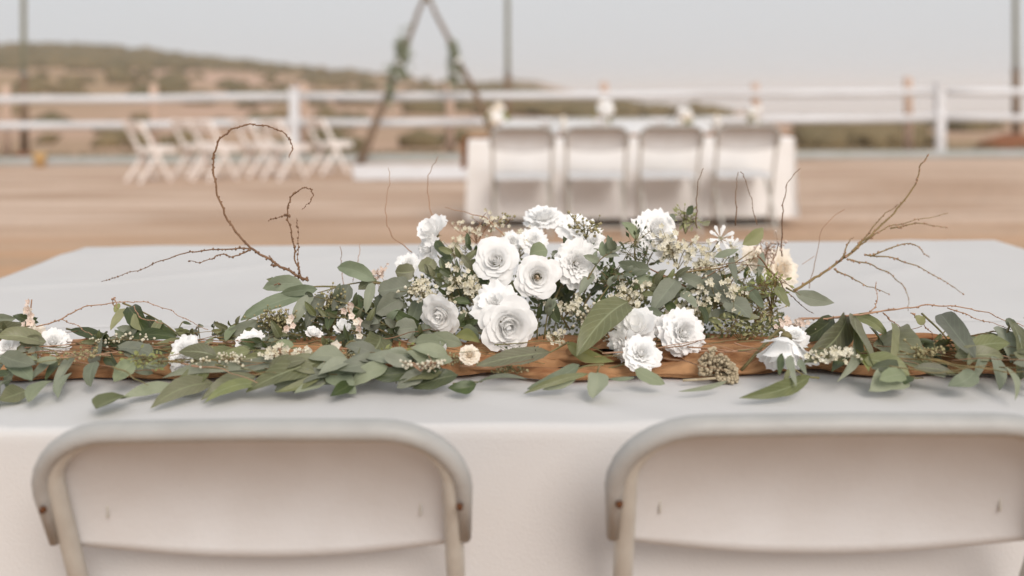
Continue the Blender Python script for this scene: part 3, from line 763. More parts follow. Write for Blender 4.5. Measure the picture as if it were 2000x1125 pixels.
fl('loose', 967, 592, 40, (-.2, -.8, .55), 'white flower peeping up behind the biggest bloom at the bouquet foot', 1.63)
fl('rose', 992, 636, 49, (.12, -1, -.12), 'biggest white bloom, at the front foot of the bouquet', 1.555, sz=1.3)
fl('cup', 1243, 640, 42, (-.15, -.75, .75), 'tall cupped white flower right of the big olive leaf', 1.56)
fl('loose', 1213, 672, 30, (-.8, -.6, .15), 'flat white petals spilling onto the runner beside the big olive leaf', 1.56)
fl('ruffled', 1253, 689, 34, (.1, -.8, .6), 'low ruffled white flower lying on the rust runner', 1.51)
fl('ruffled', 1337, 650, 42, (.3, -.9, .35), 'ruffled white flower on the runner left of the dried beige cluster', 1.54)
fl('loose', 1300, 640, 24, (.1, -.8, .6), 'small white flower between the cupped and the ruffled flower on the runner', 1.57)
fl('cup', 1533, 680, 60, (-.25, -.5, -.85), 'nodding white flower on the runner at the right, opening downwards', 1.485, roll=0.5)
fl('loose', 1553, 655, 25, (.2, -.6, .8), 'little white flower tucked behind the nodding flower', 1.54)
fl('star', 1410, 462, 27, (.1, -.9, .5), 'star shaped white flower with narrow petals above the right foliage', 1.79)
fl('star', 1432, 480, 20, (.4, -.9, .3), 'smaller star shaped white flower just below the other one', 1.79)
fl('loose', 1528, 525, 34, (.4, -.8, .3), 'pale blush flower at the far right end of the bouquet, a little out of focus', 1.92, mat='petal_cream')
fl('loose', 1478, 503, 26, (.2, -.8, .5), 'pale flower half hidden in twigs near the right end of the bouquet', 1.88, mat='petal_cream')
fl('ruffled', 357, 690, 33, (-.4, -.8, .5), 'white flower on the left of the runner beside long flat leaves', 1.53, group='white flowers along the garland')
fl('loose', 491, 667, 26, (.1, -.7, .7), 'white flower at the left foot of the bouquet in front of a grey leaf', 1.60, group='white flowers along the garland')
fl('ruffled', 103, 668, 29, (.2, -.7, .6), 'white flower at the far left behind hanging grey leaves', 1.60, group='white flowers along the garland')
fl('loose', 62, 655, 24, (-.2, -.7, .6), 'pale pinkish white flower at the far left next to a blossom twig', 1.61, mat='petal_cream', group='white flowers along the garland')
fl('loose', 12, 678, 22, (-.2, -.7, .6), 'white flower cut by the left edge of the frame', 1.60, group='white flowers along the garland')
fl('bud', 868, 683, 15, (-.1, -.4, 1), 'small white bud standing on the garland below the shaded rose', 1.53, cat='flower bud', group='flower buds')
fl('ruffled', 918, 692, 19, (.1, -.7, .6), 'tiny faded whitish flower right of the small bud', 1.51, mat='petal_cream', group='white flowers along the garland')
fl('cup', 612, 652, 16, (.3, -.5, .8), 'small white blossom in front of the left fringe of seeds', 1.60, group='white flowers along the garland')
fl('cup', 668, 640, 17, (.3, -.5, .8), 'small white blossom on the garland left of the pink blossoms', 1.60, group='white flowers along the garland')
fl('loose', 1000, 470, 18, (0, -.8, .5), 'tiny white flower between the large white rose and the top bloom', 1.80)
fl('loose', 1160, 468, 24, (.5, -.7, .3), 'white petals at the right shoulder of the bouquet middle', 1.80)

# ------------------------------------------------------------ leaves and sprigs
def leaf_data(A, B, wdt, nrm, shape, fold=0.25, curl=0.08, ripple=0.04, nu=4, nv=7):
    a = B - A; Ln = a.length; ax = a.normalized()
    n_ = (nrm - ax * ax.dot(nrm)); n_ = n_.normalized() if n_.length > 1e-5 else ax.orthogonal().normalized()
    sd_ = ax.cross(n_)
    vs, fs, uv = [], [], []
    ph = R(0, 6); tws = R(-.7, .7); bnd = R(-.10, .10) * Ln; tipc = R(-.05, .22)
    for i in range(nu + 1):
        u = i / nu * 2 - 1
        for j in range(nv + 1):
            v = j / nv
            if shape == 'lance': pr = math.sin(PI * v ** 0.85) ** 0.85 if 0 < v < 1 else 0
            elif shape == 'round': pr = math.sqrt(max(0, 1 - (2 * v - 1) ** 2)) ** 0.9 * (1 - .12 * v)
            else: pr = (max(0, v) ** 0.5) * (max(0, 1 - v) ** 0.62) * 1.72
            pr = max(pr, 0.015)
            hw = wdt / 2 * pr
            h = fold * abs(u) * hw + curl * Ln * (1 - (2 * v - 1) ** 2) * 1 - curl * Ln * 0.8 * v ** 3 + ripple * wdt * math.sin(v * 7 + ph + u * 2) * abs(u)
            th_ = tws * v; s2 = sd_ * math.cos(th_) + n_ * math.sin(th_)
            h -= tipc * Ln * max(0, v - .55) ** 2 * 2.2
            vs.append(A + a * v + s2 * (u * hw * (1 + .05 * math.sin(v * 17 + ph * u))) + sd_ * (bnd * 4 * v * (1 - v)) + n_ * h); uv.append((i / nu, v))
    for i in range(nu):
        for j in range(nv):
            q = i * (nv + 1) + j; fs.append((q, q + 1, q + nv + 2, q + nv + 1))
    return vs, fs, uv
def nrand(base=(0, -1, .55), j=.35): return (Vector(base) + Vector((R(-j, j), R(-j, j), R(-j, j)))).normalized()
MAT = {'o': 'leaf_olive', 'g': 'leaf_grey', 'p': 'leaf_pale', 'd': 'leaf_dark', 'l': 'leaf_lime'}
SH = {'L': 'lance', 'O': 'ovate', 'R': 'round'}
def sprig(label, leaves, stem=None, name='leaf_sprig', cat='leaf sprig', group='leafy sprigs of the garland', smat='stem_green', dd=0.0):
    "leaves: (base px, py, tip px, py, width px, 'material+shape'[, extra depth])"
    b0 = leaves[0]; D0 = DA(b0[0], b0[1]) + dd
    org = P(b0[0], b0[1], D0)
    t = empty(name, org, label, cat, group)
    if stem:
        pts = [P(x, y, DA(x, y) + dd + 0.012) - org for x, y in stem]
        pts = smooth(pts, 5); m2 = MB(); k = len(pts); m2.tube(pts, [0.0017 - 0.0009 * i / k for i in range(k)], 6); m2.build('stem', M[smat], t)
    for lf in leaves:
        x0, y0, x1, y1, wd, code = lf[:6]; ex_ = (lf[6] if len(lf) > 6 else 0) + dd
        d0 = DA(x0, y0); d1 = DA(x1, y1)
        A = P(x0, y0, d0 + ex_ + R(-.004, .004)); B = P(x1, y1, d1 + ex_ + R(-.008, .004))
        for q in (A, B):
            if q.z < ZT + 0.008: q.z = ZT + 0.008
        flat = y0 > 725 or y1 > 735
        nr = nrand((R(-.2, .2), -1, .6 if flat else .35), .2)
        axv = (B - A).normalized(); nq = (nr - axv * axv.dot(nr)).normalized(); sq_ = axv.cross(nq)
        a2 = Vector((axv.x, axv.z)); a2 = a2.normalized() if a2.length > 1e-4 else Vector((1, 0))
        pj = abs(sq_.x * a2.y - sq_.z * a2.x)
        wm = wd * (0.9 if flat else 1.04) * (d0 + d1) / 2 / F / max(0.42, pj)
        v, f, u = leaf_data(A - org, B - org, wm, nr, SH[code[1]], R(.12, .4), R(-.02, .08), R(.02, .07), 6, 9)
        v = [Vector((q.x, q.y, max(q.z, ZT + 0.0055 - org.z))) for q in v]
        o = obj('leaf', (v, f, u), M[MAT[code[0]]], t)
        # short leaf stalk
    return t
random.seed(21)
sp = sprig
sp('drooping sprig of oval grey green leaves at the far left, hanging towards the table edge', [(145, 690, 103, 758, 42, 'gO'), (50, 690, 10, 755, 38, 'gO'), (95, 700, 55, 742, 30, 'gO'), (100, 745, 55, 782, 46, 'pO', -.01), (140, 728, 112, 774, 26, 'gL'), (52, 762, -2, 780, 20, 'oL'), (22, 742, -12, 782, 34, 'gO'), (70, 690, 48, 735, 28, 'gL'), (20, 700, -10, 740, 30, 'gO'), (122, 700, 88, 742, 26, 'dL', .02)], [(170, 690), (120, 690), (60, 690), (-20, 700)])
sp('pair of large leaves at the left frame edge above the blossoms', [(-20, 640, 46, 634, 36, 'oO'), (-30, 625, 30, 622, 26, 'gO', .01), (-20, 660, 40, 655, 24, 'dO')], [(-40, 645), (46, 634)])
sp('round grey eucalyptus leaves on a thin stem over the left of the runner', [(200, 662, 186, 698, 42, 'gR'), (186, 706, 176, 750, 36, 'gR', -.01), (262, 708, 222, 745, 46, 'pR', -.01), (330, 704, 282, 715, 22, 'gO'), (215, 690, 228, 718, 20, 'dO', .01)], [(180, 672), (240, 690), (330, 705), (380, 690)], smat='stem')
sp('dark curled leaves standing up at the left of the garland', [(250, 600, 286, 655, 42, 'dO'), (285, 618, 308, 658, 26, 'dO'), (243, 602, 216, 640, 24, 'lO'), (262, 612, 274, 645, 16, 'lL', -.01), (310, 632, 345, 655, 20, 'dO'), (315, 625, 300, 660, 20, 'oO', -.01), (232, 592, 224, 610, 14, 'lO')], [(240, 592), (270, 605), (320, 632), (350, 655)])
sp('long dark narrow leaves laid behind the left of the runner', [(135, 644, 225, 677, 18, 'dL'), (210, 668, 330, 690, 20, 'dL'), (160, 652, 255, 664, 14, 'oL'), (250, 664, 350, 664, 22, 'dL'), (300, 675, 372, 660, 16, 'oL')], [(130, 642), (250, 672), (370, 690)])
sp('curled spoon shaped leaf with a long flat leaf, nearest the table edge at the left', [(243, 774, 186, 798, 34, 'oO', -.005), (350, 755, 236, 776, 20, 'pL')], [(400, 748), (300, 762), (243, 774)])
sp('fan of long flat olive leaves on the cloth left of the biggest leaf', [(418, 748, 300, 788, 32, 'oL'), (500, 735, 395, 775, 36, 'oL'), (487, 720, 314, 736, 22, 'pL'), (460, 686, 370, 714, 30, 'oO'), (470, 700, 380, 722, 18, 'gL'), (520, 752, 400, 782, 18, 'oL', -.003)], [(560, 722), (500, 732), (418, 748), (360, 765)])
sp('biggest broad olive leaf lying at the front left of the bouquet, with narrow ones below', [(632, 706, 480, 762, 66, 'oO', -.01), (632, 728, 536, 766, 22, 'oL', -.004), (585, 752, 690, 735, 26, 'oL'), (692, 744, 646, 770, 15, 'dL'), (560, 692, 460, 702, 22, 'oL'), (700, 725, 600, 742, 22, 'gL'), (560, 700, 420, 724, 26, 'gO', .01), (640, 742, 575, 768, 18, 'pL')], [(720, 700), (640, 708), (560, 735)])
sp('pale leaf turned underside up at the front of the garland, with neighbours', [(758, 716, 684, 752, 44, 'pO', -.01), (740, 655, 688, 722, 56, 'oO', -.008), (832, 728, 775, 755, 36, 'gO'), (772, 712, 838, 722, 18, 'oL'), (800, 730, 745, 745, 16, 'gL'), (705, 655, 700, 705, 20, 'pL'), (860, 720, 810, 738, 14, 'dL')], [(860, 700), (780, 712), (740, 660)])
sp('grey green leaves reaching left from the bouquet, pointed at their tips', [(592, 556, 512, 562, 34, 'gO'), (600, 572, 470, 622, 34, 'gO', .01), (505, 625, 424, 660, 30, 'gL'), (540, 560, 530, 540, 12, 'gL'), (560, 548, 520, 545, 12, 'oL'), (620, 565, 545, 575, 26, 'gO'), (470, 660, 520, 640, 20, 'gO', .02), (460, 635, 440, 668, 18, 'pL')], [(680, 560), (600, 562), (540, 590), (460, 640)])
sp('blue grey leaves hanging together at the left shoulder of the bouquet', [(608, 575, 572, 628, 32, 'pO', -.01), (632, 575, 598, 634, 34, 'gO'), (682, 556, 648, 606, 38, 'gO'), (728, 552, 714, 606, 24, 'pO', -.01), (650, 580, 640, 640, 30, 'dO', .01), (612, 600, 602, 650, 22, 'dO', .01), (700, 575, 690, 628, 30, 'dO', .02), (742, 575, 735, 630, 30, 'dO', .02)], [(760, 556), (700, 552), (620, 572)])
sp('broad leaves spreading left beneath the small framed flower', [(732, 548, 656, 520, 34, 'gO', -.01), (802, 556, 738, 568, 40, 'gR'), (785, 585, 735, 612, 40, 'gR', .01), (810, 528, 772, 530, 34, 'oR', .015), (820, 530, 846, 506, 34, 'oR', .015), (815, 640, 770, 645, 38, 'gR'), (735, 545, 700, 565, 30, 'oO', .01), (858, 520, 885, 500, 26, 'gO', .02), (850, 470, 880, 505, 22, 'dO'), (770, 608, 820, 630, 26, 'dO')], [(840, 560), (800, 560), (735, 550), (690, 540)])
sp('dark bluish leaves around the shaded low rose', [(845, 650, 830, 668, 20, 'gO'), (905, 640, 935, 665, 30, 'gO'), (928, 600, 945, 655, 34, 'gO', .02), (870, 570, 910, 598, 26, 'dO', .03), (820, 585, 800, 640, 34, 'gO', .03), (900, 560, 940, 590, 28, 'dO', .04), (890, 655, 935, 668, 20, 'lL')], [(960, 660), (900, 640), (840, 648)])
sp('leaf pair lying across the runner in the middle, one long one short', [(1075, 688, 926, 716, 32, 'oL'), (1108, 668, 1190, 702, 24, 'lL', -.004)], [(1110, 668), (1075, 688)])
sp('grey green leaves flat on the cloth below the middle of the runner', [(1132, 712, 1030, 758, 34, 'gO'), (1150, 730, 1024, 767, 16, 'oL'), (1030, 741, 924, 747, 8, 'gL'), (1240, 737, 1186, 738, 8, 'gL'), (1128, 735, 1060, 760, 20, 'pL')], [(1180, 712), (1140, 716), (1100, 735)])
sp('single roundish leaf with its stalk up, on the cloth in front of the runner', [(1166, 728, 1160, 774, 48, 'pR')], [(1172, 712), (1166, 728)], cat='leaf', name='fallen_leaf')
sp('boat shaped pale leaf leaning on the runner edge in the middle', [(1240, 722, 1300, 748, 36, 'pO')], cat='leaf', name='fallen_leaf')
sp('large upright olive leaf with a pale midrib beside the cupped white flower', [(1226, 590, 1134, 680, 62, 'oO', -.05)], [(1232, 580), (1226, 590), (1205, 612)], cat='leaf', name='broad_leaf')
sp('grey green leaves on the right side of the bouquet middle', [(1270, 526, 1207, 512, 32, 'gO', -.02), (1246, 468, 1214, 432, 26, 'pO', .02), (1274, 548, 1240, 548, 28, 'gO'), (1322, 545, 1276, 602, 44, 'gO', -.01), (1262, 602, 1306, 632, 22, 'gO'), (1160, 535, 1134, 572, 24, 'gO'), (1200, 470, 1180, 500, 18, 'dO'), (1070, 490, 1034, 498, 32, 'pR', -.02), (1180, 575, 1160, 620, 30, 'dO', .02), (1120, 590, 1150, 640, 28, 'dO', .02), (1075, 590, 1092, 632, 26, 'dO', .02), (930, 540, 985, 562, 22, 'dO', .02)], [(1340, 560), (1290, 535), (1240, 520), (1180, 560)], smat='stem')
sp('eucalyptus leaves on arching stems at the right part of the bouquet', [(1330, 538, 1388, 560, 26, 'gO'), (1383, 528, 1428, 590, 46, 'gO', -.01), (1418, 585, 1462, 618, 44, 'gR'), (1430, 502, 1440, 558, 20, 'gL', -.02), (1450, 478, 1494, 444, 26, 'lL', -.01), (1490, 492, 1480, 542, 15, 'gL', -.01), (1395, 502, 1444, 486, 14, 'gL'), (1518, 558, 1542, 598, 26, 'oO'), (1365, 598, 1380, 632, 18, 'dO'), (1342, 420, 1354, 400, 14, 'dL'), (1308, 418, 1318, 432, 12, 'gO'), (1370, 438, 1388, 432, 10, 'oL'), (1460, 560, 1490, 600, 24, 'gO'), (1330, 570, 1360, 600, 26, 'gO'), (1300, 590, 1325, 620, 22, 'dO')], [(1280, 545), (1350, 530), (1420, 520), (1470, 490)], smat='stem_gold')
sp('single bluish leaf poking out right of the bouquet over the bare cloth', [(1552, 571, 1630, 591, 26, 'gL', .04)], [(1535, 562), (1552, 571)], cat='leaf', name='pointed_leaf')
sp('cluster of broad dark olive leaves hanging from an arching stem at the right', [(1628, 620, 1558, 664, 40, 'dO'), (1655, 618, 1590, 704, 66, 'oO', -.01), (1663, 616, 1650, 730, 22, 'pL', -.03), (1670, 618, 1716, 704, 52, 'oO', -.015), (1668, 618, 1734, 656, 26, 'oO'), (1748, 632, 1756, 704, 26, 'lO', -.01), (1752, 640, 1814, 714, 42, 'oO'), (1688, 702, 1778, 730, 42, 'oO', -.005), (1784, 718, 1872, 732, 18, 'oL'), (1700, 640, 1745, 690, 30, 'dO', .02), (1610, 650, 1640, 710, 34, 'dO', .02), (1680, 680, 1700, 720, 16, 'lL')], [(1560, 622), (1625, 620), (1700, 610), (1750, 605)], smat='stem_pink')
sp('tall pale leaf with a rounded tip near the right end of the garland', [(1905, 700, 1836, 602, 38, 'gO', -.01), (1870, 690, 1855, 650, 20, 'lO'), (1808, 628, 1786, 618, 22, 'lO'), (1890, 660, 1925, 690, 18, 'pL')], [(1800, 612), (1840, 650), (1870, 690), (1910, 700)])
sp('leaf spray hanging over the runner at the right frame edge', [(1975, 625, 2000, 728, 42, 'oO'), (1965, 622, 1990, 640, 20, 'gO'), (1925, 700, 1908, 738, 22, 'gO'), (1940, 695, 1952, 758, 30, 'gO', -.01), (1958, 712, 1988, 776, 16, 'pL', -.01), (1968, 645, 1975, 700, 26, 'gO', .01), (1915, 690, 1890, 712, 18, 'oO'), (1990, 700, 2015, 760, 26, 'gO'), (2000, 620, 2040, 700, 40, 'oO')], [(1975, 628), (1950, 690), (1930, 700)])
sp('olive leaf reaching over the front edge of the runner beneath the nodding flower', [(1582, 734, 1448, 774, 28, 'oL', -.005), (1546, 694, 1556, 744, 22, 'gO', -.04), (1528, 690, 1520, 735, 14, 'dL', -.04), (1562, 700, 1575, 730, 14, 'gL', -.04), (1540, 720, 1530, 745, 10, 'oL', -.04)], [(1600, 738), (1575, 735), (1550, 720)])
sp('dry beige leaf stalk lying on the cloth in front of the dried cluster', [(1420, 744, 1328, 762, 10, 'pL')], cat='leaf', name='dry_leaf')

# random infill so that the bouquet is dense
TOP = [(520, 590), (600, 570), (700, 545), (780, 510), (850, 480), (950, 460), (1100, 455), (1200, 480), (1300, 490), (1400, 490), (1480, 520), (1560, 600)]
proto = []
for code, shp, wk in (('g', 'round', .8), ('g', 'ovate', .55), ('o', 'ovate', .5), ('d', 'ovate', .5), ('d', 'lance', .3), ('l', 'lance', .32)):
    v, f, u = leaf_data(Vector((0, 0, 0)), Vector((0, 0, 1)), wk, Vector((0, -1, 0.2)), shp, .3, .07, .05, 4, 7)
    me = bpy.data.meshes.new('leaf'); me.from_pydata(v, [], f)
    for p in me.polygons: p.use_smooth = True
    ul = me.uv_layers.new(name='UVMap')
    for l in me.loops: ul.data[l.index].uv = u[l.vertex_index]
    me.materials.append(M[MAT[code]]); proto.append(me)
def fill_sprig(px, py, D, n, size, label, group, choice, spread=1.0, down=False):
    base = P(px, py, D)
    core = P(1040 + (px - 1040) * 0.62, min(662, py + 70), max(D, 1.66))
    if down: core = base + Vector((R(-.05, .05), .03, .01))
    tip = base
    t = empty('leaf_sprig', core, label, 'leaf sprig', group)
    pts = smooth([Vector((0, 0, 0)), (tip - core) * .5 + Vector((0, 0, .012)), tip - core], 4)
    m2 = MB(); m2.tube(pts, [0.0014 - 0.0008 * i / len(pts) for i in range(len(pts))], 5); m2.build('stem', M['stem_green'], t)
    for k in range(n):
        f = 0.35 + 0.65 * (k + 1) / n; q = pts[min(len(pts) - 1, int(f * (len(pts) - 1)))]
        d = ((tip - core).normalized() * R(.3, 1) + Vector((R(-1, 1), R(-.7, .3), R(-.5, .9))) * spread).normalized()
        o = bpy.data.objects.new('leaf', proto[random.choice(choice)]); COL.objects.link(o); o.parent = t
        s_ = size * R(.7, 1.2); o.location = q; o.scale = (s_,) * 3
        z = d; x_ = Vector((R(-.3, .3), -1, R(.1, .8))); y_ = -(x_ - z * x_.dot(z)).normalized(); xx = y_.cross(z)
        o.rotation_mode = 'QUATERNION'; o.rotation_quaternion = Matrix((xx, y_, z)).transposed().to_quaternion()
LM = [(846, 452, 'top left white bloom'), (797, 514, 'small framed white flower'), (968, 508, 'large white rose'), (1050, 541, 'cream centred rose'), (1060, 420, 'topmost white bloom'), (1132, 446, 'broad top right flower'),
      (1127, 514, 'ruffled flower beside the cream rose'), (1283, 447, 'tall lone ruffled flower'), (858, 617, 'shaded low rose'), (992, 636, 'biggest front bloom'), (1243, 640, 'cupped white flower'), (1337, 650, 'ruffled flower on the runner'),
      (1410, 462, 'star shaped flower'), (1533, 683, 'nodding white flower'), (357, 690, 'left white flower on the runner'), (491, 667, 'white flower at the left foot of the bouquet'), (103, 668, 'far left white flower'), (1180, 640, 'large upright olive leaf'),
      (1400, 715, 'dried beige cluster'), (628, 712, 'biggest olive leaf'), (1660, 660, 'hanging dark olive leaves'), (1850, 650, 'tall pale rounded leaf'), (1990, 680, 'leaf spray at the right edge'), (62, 610, 'upright pink blossom twig'),
      (590, 545, 'foot of the looping branch'), (1553, 567, 'foot of the golden branch'), (868, 683, 'small white bud'), (722, 735, 'pale turned leaf'), (242, 727, 'round grey leaves on the left'), (1488, 510, 'blush flower at the right'), (540, 625, 'olive seed fringe')]
USED = set()
def place_words(px, py, first):
    c = sorted(LM, key=lambda q: (q[0] - px) ** 2 + (q[1] - py) ** 2)
    for lx, ly, nm_ in c:
        dx, dy = px - lx, py - ly
        w_ = ('just left of the' if dx < 0 else 'just right of the') if abs(dx) > abs(dy) else ('just above the' if dy < 0 else 'just below the')
        l = '%s %s %s' % (first, w_, nm_)
        if l not in USED: USED.add(l); return l
    return None
LM = [(a, b, c.replace('white flower at the left foot of the bouquet', 'white flower at the bouquet left foot').replace('ruffled flower beside the cream rose', 'ruffled flower by the rose').replace('ruffled flower on the runner', 'ruffled runner flower').replace('left white flower on the runner', 'left white runner flower')) for a, b, c in LM]
random.seed(33)
KC = {0: 'rounded grey green', 1: 'oval grey green', 2: 'olive', 3: 'dark oval leaved', 4: 'dark narrow leaved', 5: 'fresh green'}
for k in range(62):
    px = R(545, 1530); yt = lerp_table(TOP, px); py = R(yt + 8, 640)
    D = R(1.66, 1.84) if py < 600 else R(1.62, 1.72)
    zone = 'left' if px < 800 else ('middle' if px < 1200 else 'right')
    ch = {'left': [0, 1, 1, 2, 3], 'middle': [1, 2, 3, 3, 4], 'right': [1, 2, 5, 2, 4]}[zone]; c_ = random.choice(ch)
    lb = place_words(px, py, 'short %s sprig' % KC[c_])
    fill_sprig(px, py, D, random.randint(4, 7), R(.020, .033), lb, 'leafy sprigs filling the bouquet', [c_])
for k in range(58):
    px = random.choice([R(-40, 540), R(500, 900), R(-20, 540), R(-20, 480), R(1820, 2030)]); py = R(652, 700)
    c_ = random.choice([1, 2, 2, 3, 4]); lb = place_words(px, py, 'low %s sprig' % KC[c_])
    fill_sprig(px, py, TD(px, py, .030) + .01, random.randint(3, 6), R(.020, .032), lb, 'short sprigs tucked along the runner', [c_], .9, True)

LKC = {1: 'grey green', 2: 'olive', 3: 'dark'}
for k in range(32):
    px = R(-30, 960) if k % 4 else R(1720, 2040); py = R(668, 745) if px < 900 or px > 1500 else R(735, 750)
    c_ = random.choice([1, 2, 2, 1, 3]); lb = place_words(px, py, 'broad %s leaves' % LKC[c_])
    org = P(px, py, DA(px, py)); org.z = max(org.z, ZT + .012)
    t = empty('leaf_pair', org, lb, 'leaves', 'broad leaves spilling along the garland')
    mt_ = {1: 'leaf_grey', 2: 'leaf_olive', 3: 'leaf_dark'}[c_] if k % 5 else 'leaf_pale'
    sgn = -1 if R(0, 1) < .6 else 1
    for q_ in range(random.randint(2, 3)):
        a_ = R(-1.0, .7); L_ = R(.026, .072); d_ = Vector((sgn * math.cos(a_), -R(.1, .6), math.sin(a_) * .55)).normalized() * L_
        A_ = Vector((R(-.02, .02), R(-.012, .012), R(0, .012))); B_ = A_ + d_
        v, f, u = leaf_data(A_, B_, L_ * R(.34, .6), nrand((R(-.3, .3), -.8, .7), .3), random.choice(['ovate', 'lance', 'ovate']), R(.1, .45), R(-.03, .12), R(.03, .10), 6, 9)
        v = [Vector((p_.x, p_.y, max(p_.z, ZT + .0055 - org.z))) for p_ in v]
        obj('leaf', (v, f, u), M[mt_], t)
    m2 = MB(); m2.tube([Vector((-sgn * .02, .01, 0)), Vector((0, 0, .002)), Vector((sgn * .02, -.004, .002))], .0009, 5); m2.build('stem', M['stem_green'], t)

# fine foliage mass inside the bouquet
mb = MB()
for k in range(3800):
    px = R(560, 1540); yt = lerp_table(TOP, px) + 48; py = yt + (668 - yt) * random.random() ** 0.8
    D = (1.76 if 820 < px < 1180 else 1.72) + R(-.02, .14) - max(0, (py - 600)) * .0008; q = P(px, py, D)
    a = Vector((R(-1, 1), R(-.6, .6), R(-.4, 1))).normalized() * R(.005, .013); bb = a.cross(Vector((R(-.3, .3), -1, .3))).normalized() * R(.0015, .0035)
    mb.add([q, q + a * .5 + bb, q + a, q + a * .5 - bb], [(0, 1, 2, 3)])
tag(mb.build('fine_foliage', M['filler']), 'mass of fine dark green foliage inside the bouquet', 'foliage', kind='stuff')

# sprays of tiny blossoms
def spray(px, py, D, n, wpx, hpx, label, kind='bead', size=.0032, smat='stem_green', fmat='floret', group='sprays of tiny blossoms', name='blossom_spray', base=None, cat='blossom spray'):
    c = P(px, py, D); wx, hz_ = wpx * D / F, hpx * D / F
    b = P(*base, D) if base else Vector((c.x, c.y + .01, c.z - hz_ * 1.1))
    if b.z < ZT + .01: b.z = ZT + .01
    t = empty(name, b, label, cat, group)
    ms, mf = MB(), MB()
    hubs = [Vector((R(-.6, .6) * wx, R(-.5, .5) * .03, R(-.5, .5) * hz_)) + c - b for _ in range(max(3, n // 9))]
    for h in hubs:
        ms.tube(smooth([Vector((0, 0, 0)), h * .5 + Vector((R(-.006, .006), 0, .005)), h], 3), [.0009] * 7 if True else 0, 4, cap=False)
    for k in range(n):
        h = random.choice(hubs); r_ = min(wx, hz_) * .75
        q = h + Vector((random.gauss(0, .42) * max(r_, wx * .4), random.gauss(0, .45) * .02, random.gauss(0, .42) * r_))
        if (q + b).z < ZT + .004: continue
        ms.tube([h, (h + q) / 2 + Vector((0, 0, -.001)), q], .0004, 3, cap=False)
        s_ = size * R(.5, 1.25)
        if kind == 'bead': mf.blob(q, s_ * .62, 1, .15)
        elif kind == 'star':
            nn = Vector((R(-.6, .6), -1, R(-.3, .8))).normalized(); e1 = nn.orthogonal().normalized(); e2 = nn.cross(e1)
            for j in range(5):
                a0 = j * 2 * PI / 5 + R(-.1, .1); d1 = e1 * math.cos(a0) + e2 * math.sin(a0); d2 = nn.cross(d1)
                mf.add([q, q + d1 * s_ * .7 + d2 * s_ * .42 + nn * s_ * .25, q + d1 * s_ * 1.15 + nn * s_ * .45, q + d1 * s_ * .7 - d2 * s_ * .42 + nn * s_ * .25], [(0, 1, 2, 3)])
        else:
            a = (q - h).normalized() if (q - h).length > 1e-6 else Vector((0, 0, 1)); sdd = a.cross(Vector((0, -1, .3))).normalized()
            mf.add([q, q + a * s_ * 1.2 + sdd * s_ * .5, q + a * s_ * 2.4, q + a * s_ * 1.2 - sdd * s_ * .5], [(0, 1, 2, 3)])
    o = ms.build('twigs', M[smat], t); o['kind'] = 'stuff'
    o = mf.build('blossoms' if kind != 'leaf' else 'leaflets', M[fmat], t); o['kind'] = 'stuff'
random.seed(41)
sy = spray
sy(885, 560, 1.68, 46, 60, 45, 'open sprays of tiny white blossoms left of the cream rose', 'star', .0050)
sy(895, 500, 1.78, 44, 45, 40, 'tiny blossoms between the top left bloom and the large rose', 'star', .0042)
sy(925, 560, 1.68, 30, 30, 40, 'tiny cup blossoms right under the large white rose', 'star', .0048)
sy(930, 445, 1.80, 60, 70, 30, 'airy pinkish spray at the top of the bouquet left of the middle', 'star', .0036, smat='stem_pink')
sy(980, 425, 1.84, 24, 50, 20, 'thin dark seed spray reaching up at the top of the bouquet', 'bead', .0042, smat='stem_pink', fmat='seed')
sy(1145, 435, 1.76, 60, 40, 32, 'seed spray in front of the broad top right flower', 'bead', .0042, fmat='seed')
sy(1100, 600, 1.66, 40, 55, 24, 'whitish sprays below the ruffled flower right of the cream rose', 'star', .0045)
sy(1155, 610, 1.62, 50, 34, 40, 'round white seed spray left of the big olive leaf', 'bead', .0050, fmat='floret')
sy(1015, 470, 1.82, 40, 35, 28, 'tiny white blossoms above the cream rose', 'star', .0042)
sy(1325, 485, 1.76, 90, 50, 40, 'dense cream blossoms right of the tall ruffled flower', 'star', .0046)
sy(1400, 500, 1.78, 60, 60, 36, 'cream blossoms under the star shaped flower', 'star', .0042)
sy(1395, 575, 1.66, 60, 60, 30, 'white blossoms among the right grey leaves', 'star', .0046)
sy(1500, 490, 1.84, 70, 30, 40, 'reddish brown tiny seed spray at the right top of the bouquet', 'bead', .0042, smat='stem_pink', fmat='petal_pink')
sy(1450, 640, 1.60, 90, 75, 28, 'pale green spray at the right foot of the bouquet', 'leaf', .0036, fmat='leaf_lime')
sy(1545, 640, 1.58, 60, 45, 24, 'small pinkish blossoms above the nodding flower', 'star', .0042, fmat='petal_pink')
sy(1455, 560, 1.72, 90, 60, 45, 'fine fringed greenery at the right of the bouquet', 'leaf', .0036, fmat='leaf_lime', smat='stem_gold')
sy(1480, 600, 1.66, 80, 55, 30, 'fine greenery coloured as if lit golden from behind, beneath the right twigs', 'leaf', .0036, fmat='seed', smat='stem_gold')  # golden light through the greenery is put into these colours
sy(1420, 530, 1.74, 70, 80, 45, 'airy spray coloured like warm light shining through, over the right half of the bouquet', 'star', .0032, smat='stem_gold', fmat='floret')  # warm glow of light painted by gold stems and cream florets
sy(1340, 600, 1.66, 80, 55, 35, 'cream sprays above the ruffled flower on the runner', 'star', .0042)
sy(1510, 560, 1.68, 90, 40, 45, 'seedy spray coloured like golden backlight at the right end of the bouquet', 'leaf', .0042, fmat='leaf_lime', smat='stem_gold')  # yellow backlight put into the lime leaflets and gold stems
sy(1240, 575, 1.68, 60, 45, 35, 'tiny cream blossoms above the large upright olive leaf', 'star', .0042)
